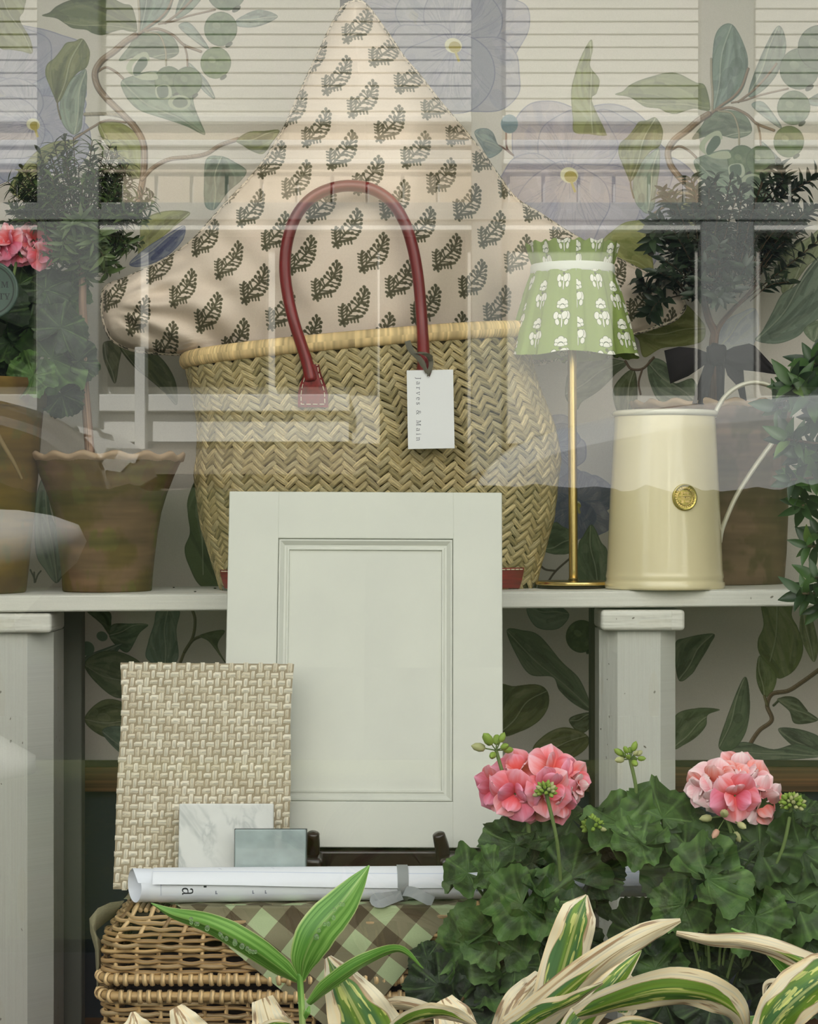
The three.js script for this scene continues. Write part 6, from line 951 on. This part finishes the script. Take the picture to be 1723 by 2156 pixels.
// ---------- rolled plans ----------
{
  const zl = 0.226, zr = 0.19, R = 0.0184, a = V(P(283, 0, zl).x, HT + 0.0035 + R, zl), b = V(P(1362, 0, zr).x, HT + 0.0035 + R * 0.93, zr), ax = b.clone().sub(a), L = ax.length(); ax.normalize();
  const up = V(0, 1, 0).addScaledVector(ax, -ax.y).normalize(), fr = ax.clone().cross(up).normalize();   // fr faces the camera
  const t = thing('rolled_plans', 'white roll of printed plans lying along the hamper top', 'paper roll', a.clone().addScaledVector(up, -R));
  const pt = (s, f, r) => a.clone().addScaledVector(ax, s).addScaledVector(up, Math.cos(f) * r).addScaledVector(fr, Math.sin(f) * r);
  const sheet = (f0, f1, s0, s1, rad, n = 48, mS = 40) => { const rows = []; for (let i = 0; i <= n; i++) { const row = []; for (let j = 0; j <= mS; j++) { const s = lerp(typeof s0 === 'function' ? s0(i / n) : s0, s1, j / mS), g0 = typeof f0 === 'function' ? f0(s) : f0, g1 = typeof f1 === 'function' ? f1(s) : f1, f = lerp(g0, g1, i / n); row.push(pt(s, f, rad(f, s, i / n))); } rows.push(row); } return grid(rows); };
  const taper = (s) => 1 - 0.07 * s / L;
  // printed inner sheet
  const tx = canvasTex(2048, 512, (g, W, H) => { g.fillStyle = css([238, 242, 250]); g.fillRect(0, 0, W, H); const s = W / 1080, X = (px) => (px - 283) * s; g.strokeStyle = css([150, 158, 184], 0.75); g.lineWidth = 2.2; g.strokeRect(X(307), H * 0.02, W, H * 0.5); g.lineWidth = 1.5; g.beginPath(); g.moveTo(X(310), H * 0.12); g.lineTo(W, H * 0.12); g.stroke(); g.save(); g.translate(X(352), H * 0.30); g.rotate(Math.PI / 2); g.scale(1.9, 1); g.fillStyle = css([30, 34, 48]); g.font = '82px serif'; g.fillText('a', 0, 0); g.restore(); g.fillStyle = css([34, 38, 50]); g.fillRect(X(398), H * 0.28, 6 * s, H * 0.035); g.font = '17px sans-serif'; g.fillStyle = css([110, 118, 140], 0.8); for (const [px, w] of [[423, 9], [502, 8], [529, 8], [985, 10], [1010, 7]]) { g.fillRect(X(px), H * 0.38, w * s * 0.25, H * 0.06); g.fillRect(X(px), H * 0.43, w * s * 0.5, H * 0.02); } speckle(g, W, H, 4, 531); });
  const inner = sheet(-0.4, Math.PI * 1.9, 0.017, L, (f, s) => R * 0.955 * taper(s), 72, 30); { const uv = inner.attributes.uv; for (let i = 0; i < uv.count; i++) { const u = uv.getX(i), v = uv.getY(i); uv.setXY(i, u, 1 - clamp((v * (Math.PI * 1.9 + 0.4) - 0.4 - 0.55) / 3.2, 0.001, 0.999)); } }
  part(t, 'sheet', inner, mat({ map: tx, roughness: 0.75, side: THREE.DoubleSide }), 'printed plan sheet');
  part(t, 'core_sheet', mergeGeometries([sheet(0, Math.PI * 2, (q) => -0.008 + 0.0082 * (1 + Math.sin(q * Math.PI * 2)), L * 0.995, (f, s) => (R * 0.9 + 0.0002 * f / 6) * taper(s) * (1 + 0.06 * smooth(0.02, 0, s)), 48, 40), sheet(0.6, Math.PI * 2.4, (q) => -0.003 + 0.0082 * (1 + Math.sin(0.6 + q * Math.PI * 1.8)), L * 0.99, (f, s) => R * 0.935 * taper(s) * (1 + 0.05 * smooth(0.02, 0, s)), 48, 40)]), paper);
  // outer sheet whose free edge runs from the upper front down along the roll
  const ed = (s) => 1.36 + 0.34 * smooth(0.01, L * 0.6, s);
  const lines = canvasTex(1024, 256, (g, W, H) => { g.fillStyle = css([240, 243, 250]); g.fillRect(0, 0, W, H); g.strokeStyle = css([160, 176, 214], 0.9); g.lineWidth = 1.6; for (const y of [0.8, 0.2]) { g.beginPath(); g.moveTo(0, H * y); g.lineTo(W, H * y); g.stroke(); } g.strokeStyle = css([120, 130, 160], 0.7); g.lineWidth = 1.2; for (const [x, y] of [[0.13, 0.7], [0.215, 0.62], [0.235, 0.66], [0.6, 0.7], [0.78, 0.76]]) { g.beginPath(); g.moveTo(W * x, H * y); g.lineTo(W * x + 7, H * y + 9); g.stroke(); } speckle(g, W, H, 4, 533); });
  const outer = sheet((s) => ed(s), -2.6, 0.02, L, (f, s, i) => (R * 0.985 + (0.0006 + 0.0034 * smooth(L * 0.75, 0, s)) * smooth(0.3, 0, i) + 0.0003) * taper(s), 40, 60);
  part(t, 'outer_sheet', outer, mat({ map: lines, roughness: 0.75 }));
  const fly = sheet(2.02, Math.PI * 1.6, 0.026, L, (f, s) => R * 0.985 * taper(s), 24, 20); part(t, 'lower_sheet', fly, paper);
  // grey ribbon and its bow
  const s0 = P(848, 0, 0.208).x - a.x, rb = sheet(0, Math.PI * 2, s0 - 0.0058, s0 + 0.0058, (f, s) => R * 1.08 * taper(s), 48, 4);
  const tail = (pts, w) => grid(curve(pts.map((p) => P(...p)), 20).map((p, i, arr) => { const d = arr[Math.min(20, i + 1)].clone().sub(arr[Math.max(0, i - 1)]).normalize(), nn = V(0.2, 0.5, 1).normalize(), sd = d.cross(nn).normalize().multiplyScalar(w * M(0.23)); return [p.clone().sub(sd), p.clone().add(nn.clone().multiplyScalar(0.0008)), p.clone().add(sd)]; }));
  part(t, 'ribbon', mergeGeometries([rb, tail([[852, 1876, 0.232], [868, 1878, 0.24], [890, 1888, 0.246], [912, 1899, 0.246]], 12), tail([[846, 1884, 0.232], [830, 1885, 0.238], [808, 1888, 0.244], [790, 1890, 0.246], [788, 1898, 0.25], [800, 1903, 0.252], [820, 1896, 0.25], [846, 1886, 0.24]], 9)]), greyRibbon, 'grey ribbon tied round the roll');
}

// ---------- geraniums in the window ----------
function geranium(label, potPx, leavesL, seed) {
  const z = 0.315, c = P(potPx, 2230, z), t = thing('potted_geranium', label, 'plant', V(c.x, 0.76, z));
  part(t, 'pot', revolve(V(c.x, 0, z), [[0.001, 0.76], [0.05, 0.76], [0.053, 0.764], [0.064, 0.9], [0.07, 0.91], [0.07, 0.93], [0.065, 0.93], [0.06, 0.915]], 40), clayRight);
  part(t, 'soil', revolve(V(c.x, 0, z), [[0.0005, 0.92], [0.062, 0.918], [0.06, 0.905], [0.0005, 0.905]], 20), soilM);
  const st = [], r = rng(seed);
  for (const [px, py, dz, rad, spin, up, side, g, m] of leavesL) { const s = gLeaf(t, px, py, z + dz, rad, spin, up, side, g, m, [potPx + (px - potPx) * 0.16, 2120, z + 0.01 * (r() - 0.5)]); if (s) st.push(s); }
  part(t, 'leaf_stalks', mergeGeometries(st), gerStem).userData.kind = 'stuff';
  return t;
}
const RNG = rng(601);
const ga = geranium('left geranium behind the glass with the fuller coral pink flower head', 1170, [
  [985, 1838, 0.02, 62, 1.2, 0.9, -0.2, 3, 0], [1040, 1835, 0.03, 52, 0.3, 0.6, 0.1, 1, 2], [1085, 1775, 0.01, 66, 0.6, 0.8, 0, 0, 1], [1130, 1750, 0.0, 60, -0.3, 0.9, 0.1, 5, 1], [1205, 1725, -0.01, 72, 0.2, 1.2, 0, 2, 1],
  [1200, 1850, 0.03, 84, 1.0, 0.5, -0.2, 3, 1], [1255, 1840, 0.015, 62, -0.6, 0.7, 0.2, 0, 3], [1100, 1905, 0.05, 82, 2.6, 0.3, -0.1, 1, 2], [1150, 1890, 0.045, 66, -1.2, 0.5, 0.3, 4, 0], [985, 1990, 0.04, 86, 1.9, 0.25, -0.3, 2, 2],
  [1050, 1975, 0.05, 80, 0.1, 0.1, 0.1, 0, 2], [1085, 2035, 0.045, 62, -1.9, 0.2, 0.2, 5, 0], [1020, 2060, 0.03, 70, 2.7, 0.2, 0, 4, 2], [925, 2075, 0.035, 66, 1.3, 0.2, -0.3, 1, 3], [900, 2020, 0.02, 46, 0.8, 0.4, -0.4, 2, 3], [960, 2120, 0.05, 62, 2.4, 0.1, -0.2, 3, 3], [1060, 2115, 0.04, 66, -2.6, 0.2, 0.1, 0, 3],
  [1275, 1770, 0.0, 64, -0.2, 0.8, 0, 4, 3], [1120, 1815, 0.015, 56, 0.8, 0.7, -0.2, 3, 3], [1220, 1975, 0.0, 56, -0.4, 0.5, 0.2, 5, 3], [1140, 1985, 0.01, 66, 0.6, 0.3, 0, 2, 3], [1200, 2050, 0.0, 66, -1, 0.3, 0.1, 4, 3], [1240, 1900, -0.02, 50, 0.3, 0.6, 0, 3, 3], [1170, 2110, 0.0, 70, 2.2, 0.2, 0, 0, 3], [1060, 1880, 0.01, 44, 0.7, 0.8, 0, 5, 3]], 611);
const gb = geranium('right geranium behind the glass with the paler pink flower head', 1500, [
  [1310, 1735, 0.02, 88, 0.3, 0.7, -0.1, 3, 2], [1395, 1722, 0.015, 96, -0.3, 0.8, 0.1, 2, 0], [1470, 1745, 0.02, 84, -1.0, 0.7, 0.2, 5, 1], [1350, 1775, 0.035, 62, 0.9, 0.5, 0, 1, 2], [1440, 1820, 0.03, 86, 1.2, 0.5, -0.2, 0, 1], [1490, 1850, 0.05, 90, -0.9, 0.6, 0.2, 4, 2], [1440, 1905, 0.045, 66, 2.2, 0.3, -0.2, 2, 2],
  [1545, 1800, 0.02, 64, 0.2, 0.5, 0, 0, 3], [1600, 1790, 0.015, 92, -0.4, 0.5, 0, 1, 1], [1690, 1790, 0.02, 84, -0.9, 0.4, 0.3, 3, 1], [1560, 1875, 0.04, 62, -0.6, 0.7, 0.1, 5, 0], [1590, 1930, 0.05, 78, 2.9, 0.15, -0.1, 1, 2], [1680, 1900, 0.035, 92, -1.6, 0.3, 0.2, 0, 0], [1705, 1985, 0.04, 78, -2.2, 0.2, 0.2, 4, 1], [1640, 1975, 0.02, 60, 2.4, 0.2, 0, 2, 3],
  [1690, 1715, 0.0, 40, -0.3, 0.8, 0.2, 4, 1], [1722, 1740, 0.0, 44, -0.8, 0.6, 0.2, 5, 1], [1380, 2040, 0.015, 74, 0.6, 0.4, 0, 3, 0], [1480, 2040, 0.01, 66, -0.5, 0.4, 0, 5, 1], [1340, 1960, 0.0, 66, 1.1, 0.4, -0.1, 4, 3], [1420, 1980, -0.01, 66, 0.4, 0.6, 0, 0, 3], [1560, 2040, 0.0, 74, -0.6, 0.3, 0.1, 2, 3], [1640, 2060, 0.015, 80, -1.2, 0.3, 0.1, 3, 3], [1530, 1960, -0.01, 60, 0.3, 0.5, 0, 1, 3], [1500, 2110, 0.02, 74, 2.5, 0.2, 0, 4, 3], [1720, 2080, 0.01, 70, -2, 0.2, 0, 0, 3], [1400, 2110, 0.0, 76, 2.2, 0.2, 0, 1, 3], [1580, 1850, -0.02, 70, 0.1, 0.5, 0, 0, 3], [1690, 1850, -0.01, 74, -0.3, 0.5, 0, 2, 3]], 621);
{
  const r = rng(631), head = (t, root, c, list, mats, z) => { const h = part(t, 'flower_head', tube([P(...root), P(lerp(root[0], c[0], 0.6) + 6, lerp(root[1], c[1], 0.5), z), P(c[0], c[1], z - 0.012)], 0.0024, 8, 16), gerStem); for (const [px, py, rad, nx, ny, dz, pale] of list) { const at = P(px, py, z + dz); floret(h, at, V(nx, ny, 0.75).normalize(), rad * 0.97 * M(z), pale ? petalPale : mats, r); part(h, 'pedicel', tube([P(c[0], c[1], z - 0.012), at], 0.0009, 5), gerStem); } return h; };
  head(ga, [1105, 1890, 0.3], [1110, 1672], [[1042, 1660, 44, -0.8, -0.1, 0.0], [1092, 1625, 46, -0.3, 0.7, -0.008], [1165, 1620, 48, 0.4, 0.6, -0.006], [1085, 1672, 46, -0.3, -0.1, 0.022], [1155, 1660, 46, 0.35, 0.05, 0.02], [1118, 1690, 44, 0, -0.45, 0.014], [1180, 1685, 42, 0.5, -0.4, 0.004], [1205, 1640, 40, 0.8, 0.1, -0.008], [1215, 1655, 26, 0.9, -0.1, -0.004, 1]], petalM, 0.318);
  head(gb, [1530, 1880, 0.3], [1540, 1690], [[1505, 1650, 46, -0.4, 0.25, 0.006, 1], [1475, 1662, 34, -0.9, 0, 0, 1], [1548, 1675, 44, 0.1, -0.1, 0.026], [1560, 1625, 44, 0.2, 0.7, -0.006, 1], [1545, 1640, 36, 0, 0.5, 0.008, 1], [1590, 1650, 42, 0.5, 0.35, 0.0, 1], [1600, 1685, 46, 0.5, -0.1, 0.006, 1], [1622, 1692, 36, 0.8, -0.3, -0.006, 1], [1520, 1688, 32, -0.2, -0.6, 0.012, 1]], petalM, 0.318);
  budHead(ga, 1045, 1580, 0.315, 7, 30, 22, 0, [1070, 1720, 0.31], 641);
  budHead(ga, 1150, 1668, 0.362, 26, 15, 13, 0, [1182, 1870, 0.345], 642);
  budHead(ga, 1248, 1742, 0.345, 24, 16, 14, 0, [1262, 1880, 0.33], 643);
  budHead(gb, 1327, 1598, 0.31, 12, 20, 16, 0, [1338, 1720, 0.305], 644);
  budHead(gb, 1668, 1695, 0.345, 40, 14, 17, 0, [1618, 1860, 0.33], 645);
  budHead(gb, 1530, 1718, 0.335, 8, 30, 36, 1, [1536, 1800, 0.325], 646, 1);
}
// ---------- leaves outside, before the glass ----------
// strap leaf along points [px, py, z]; widths in pixels; roll turns the blade about its midrib
function strapLeaf(pts, wid, fold, roll, o = {}) {
  const n = 28, c = curve(pts.map((p) => P(...p)), n), rows = [];
  for (let i = 0; i <= n; i++) {
    const t = i / n, d = c[Math.min(n, i + 1)].clone().sub(c[Math.max(0, i - 1)]).normalize(), rl = typeof roll === 'function' ? roll(t) : roll, view = V(0, Math.sin(rl), Math.cos(rl)), s = d.clone().cross(view).normalize(), nn = s.clone().cross(d).normalize();
    const w0 = typeof wid === 'function' ? wid(t) : wid * Math.pow(Math.sin(Math.PI * (0.1 + 0.9 * Math.pow(t, o.belly ?? 0.75))), 0.8), w = w0 * M(c[i].z) * 0.5, a = [];
    for (let j = 0; j <= 8; j++) { const u = j / 4 - 1; a.push(c[i].clone().addScaledVector(s, u * w).addScaledVector(nn, -fold * w * Math.abs(u) + (o.wave ?? 0.09) * w * Math.sin(t * 16 + u * 3 + (o.ph ?? 0)) * Math.abs(u))); }
    rows.push(a);
  }
  return grid(rows, false, (i, j) => [j / 8, i / n]);
}
function clump(label, base, list) { const t = thing('variegated_plant', label, 'plant', P(base[0], 2200, base[1])); t.position.y = 0.9; for (const [nm, pts, w, fold, roll, m, o] of list) part(t, nm, strapLeaf(pts, w, fold, roll, o), m); return t; }
const flat = (a) => (t) => a[Math.min(a.length - 1, Math.floor(t * (a.length - 1)))] * (1 - (t * (a.length - 1)) % 1) + a[Math.min(a.length - 1, Math.floor(t * (a.length - 1)) + 1)] * ((t * (a.length - 1)) % 1);
clump('withering cream edged plant outside, right of the middle, with the tall upright blade', [1190, 0.6], [
  ['leaf', [[1150, 2190, 0.6], [1172, 2090, 0.6], [1200, 1990, 0.6], [1218, 1930, 0.6], [1236, 1884, 0.59]], flat([50, 92, 96, 92, 86, 74, 6]), 0.25, 0.1, variM[0]],
  ['leaf', [[1090, 2180, 0.62], [1190, 2090, 0.63], [1290, 2010, 0.64], [1370, 1965, 0.63], [1434, 1938, 0.62]], flat([90, 84, 76, 66, 60, 52, 36, 10]), 0.3, -0.2, variM[3], { ph: 2 }],
  ['leaf', [[1180, 2200, 0.64], [1240, 2130, 0.64], [1300, 2060, 0.65], [1352, 2000, 0.64]], 66, 0.5, 0.2, variM[1], { ph: 1 }],
  ['leaf', [[1060, 2200, 0.58], [1090, 2120, 0.58], [1120, 2080, 0.57], [1140, 2052, 0.56]], flat([70, 74, 66, 50, 30]), 0.4, 0.2, dryM, { wave: 0.3 }],
  ['leaf', [[1060, 2190, 0.66], [1130, 2140, 0.67], [1200, 2110, 0.67], [1270, 2070, 0.66]], flat([60, 58, 50, 34, 8]), 0.3, -0.5, variM[0]],
  ['leaf', [[1330, 2140, 0.6], [1310, 2080, 0.61], [1300, 2040, 0.61], [1304, 1985, 0.6]], flat([30, 60, 52, 26, 4]), 0.6, 0.1, dryM, { wave: 0.2 }]]);
clump('broad cream and green leaf arching along the bottom right outside', [1400, 0.68], [
  ['leaf', [[1215, 2140, 0.68], [1300, 2110, 0.7], [1400, 2088, 0.71], [1490, 2096, 0.71], [1550, 2130, 0.7], [1572, 2180, 0.68]], flat([40, 66, 90, 100, 96, 80, 44, 20]), 0.3, -0.45, variM[2]],
  ['leaf', [[1240, 2200, 0.7], [1330, 2160, 0.71], [1420, 2170, 0.7]], 50, 0.3, -0.6, variM[1]],
  ['leaf', [[1300, 2130, 0.62], [1320, 2090, 0.62], [1310, 2040, 0.62]], flat([60, 66, 50, 8]), 0.3, 0, variM[0]]]);
clump('striped leaf and dry twisted blade at the right edge outside', [1700, 0.68], [
  ['leaf', [[1600, 2190, 0.7], [1660, 2120, 0.71], [1720, 2070, 0.71], [1790, 2030, 0.7]], flat([50, 104, 116, 108, 60]), 0.3, 0, variM[1]],
  ['leaf', [[1800, 2090, 0.62], [1720, 2042, 0.62], [1640, 2005, 0.61], [1560, 1985, 0.6], [1490, 1982, 0.59], [1424, 1966, 0.58]], flat([70, 60, 50, 44, 40, 34, 24, 12]), 0.5, -0.3, variM[3], { wave: 0.12 }],
  ['leaf', [[1760, 2110, 0.6], [1690, 2060, 0.6], [1610, 1990, 0.6], [1540, 1955, 0.59]], flat([80, 60, 40, 16, 4]), 0.4, 0, shootM],
  ['leaf', [[1700, 2090, 0.63], [1650, 2072, 0.63], [1616, 2072, 0.63], [1608, 2100, 0.63]], flat([22, 20, 14, 4]), 0.5, -0.4, dryM],
  ['leaf', [[1540, 2200, 0.66], [1570, 2165, 0.66], [1600, 2140, 0.66]], flat([40, 50, 8]), 0.3, 0.2, shootM]]);
clump('large spotted leaf with a scorched tip outside before the gingham cloth', [760, 0.66], [
  ['leaf', [[800, 2260, 0.66], [775, 2180, 0.67], [735, 2100, 0.67], [690, 2015, 0.65]], flat([110, 150, 156, 140, 112, 74, 16]), 0.22, 0.15, variM[0], { ph: 3 }],
  ['leaf', [[650, 2115, 0.68], [700, 2070, 0.69], [770, 2025, 0.69], [840, 2000, 0.69], [892, 2040, 0.68]], flat([14, 34, 38, 34, 26, 14, 2]), 0.5, -0.5, shootM]]);
clump('curling leaves with dry cream tips outside at the bottom left', [420, 0.66], [
  ['leaf', [[300, 2230, 0.66], [285, 2170, 0.66], [280, 2130, 0.65]], flat([90, 100, 84, 50, 10]), 0.3, 0.2, dryM, { wave: 0.25 }],
  ['leaf', [[440, 2240, 0.66], [395, 2170, 0.66], [370, 2120, 0.65]], flat([80, 86, 80, 62, 30]), 0.3, 0.2, dryM, { wave: 0.2, ph: 1 }],
  ['leaf', [[600, 2220, 0.66], [570, 2160, 0.66], [552, 2102, 0.65]], flat([80, 96, 86, 66, 46]), 0.3, 0.2, variM[3], { wave: 0.2, ph: 2 }],
  ['leaf', [[520, 2190, 0.7], [580, 2160, 0.7], [640, 2170, 0.7]], flat([20, 30, 24, 6]), 0.4, -0.5, variM[1]]]);
clump('low arching leaves with papery tips outside beneath the left geranium', [920, 0.68], [
  ['leaf', [[820, 2170, 0.7], [880, 2140, 0.71], [940, 2136, 0.71], [1010, 2165, 0.7]], flat([20, 44, 50, 40, 10]), 0.3, -0.6, variM[2]],
  ['leaf', [[970, 2220, 0.64], [960, 2160, 0.64], [930, 2105, 0.63]], flat([70, 90, 86, 50]), 0.3, 0.3, variM[3], { wave: 0.15 }],
  ['leaf', [[760, 2130, 0.62], [830, 2115, 0.62], [900, 2130, 0.62], [960, 2160, 0.62]], flat([14, 34, 36, 16]), 0.4, -0.4, dryM]]);
{ // green shoot with two long blades
  const t = thing('green_shoot', 'fresh green shoot with two long drop flecked blades outside before the hamper', 'plant', V(P(636, 0, 0.7).x, 0.9, 0.7));
  part(t, 'stem', tube([P(640, 2230, 0.7), P(637, 2150, 0.7), P(633, 2080, 0.7), P(631, 2050, 0.7)], 0.0028, 10, 20), shootM);
  part(t, 'leaf', strapLeaf([[629, 2068, 0.7], [590, 2040, 0.71], [520, 1992, 0.72], [440, 1950, 0.72], [360, 1925, 0.71], [318, 1902, 0.7]], flat([12, 44, 58, 58, 44, 22, 3]), 0.45, -0.35, { wave: 0.03 }), shootM);
  part(t, 'leaf', strapLeaf([[634, 2066, 0.7], [640, 2020, 0.71], [668, 1960, 0.715], [720, 1900, 0.71], [750, 1860, 0.705], [778, 1822, 0.7]], flat([14, 60, 84, 82, 62, 36, 3]), 0.4, 0.25, { wave: 0.03 }), shootM);
  part(t, 'leaf', strapLeaf([[638, 2150, 0.7], [648, 2130, 0.705], [652, 2118, 0.7]], flat([8, 14, 4]), 0.4, 0, {}), shootM);
  const r = rng(651), drops = []; for (let i = 0; i < 26; i++) { const u = r(), p = r() < 0.5 ? P(lerp(650, 720, u) + 14 * (r() - 0.5), lerp(1990, 1905, u), 0.722) : P(lerp(400, 560, u), lerp(1940, 2018, u) + 8 * (r() - 0.5), 0.732); drops.push(new THREE.SphereGeometry(0.0011 + 0.0012 * r(), 7, 5).scale(1, 1.2, 0.6).translate(p.x, p.y, p.z - 0.004)); }
  part(t, 'water_drops', mergeGeometries(drops), phys({ color: rgb(210, 230, 190), roughness: 0.05, transmission: 0.9, ior: 1.33, thickness: 0.002 })).userData.kind = 'stuff';
}
scene.updateMatrixWorld(true);
renderer.render(scene, camera);
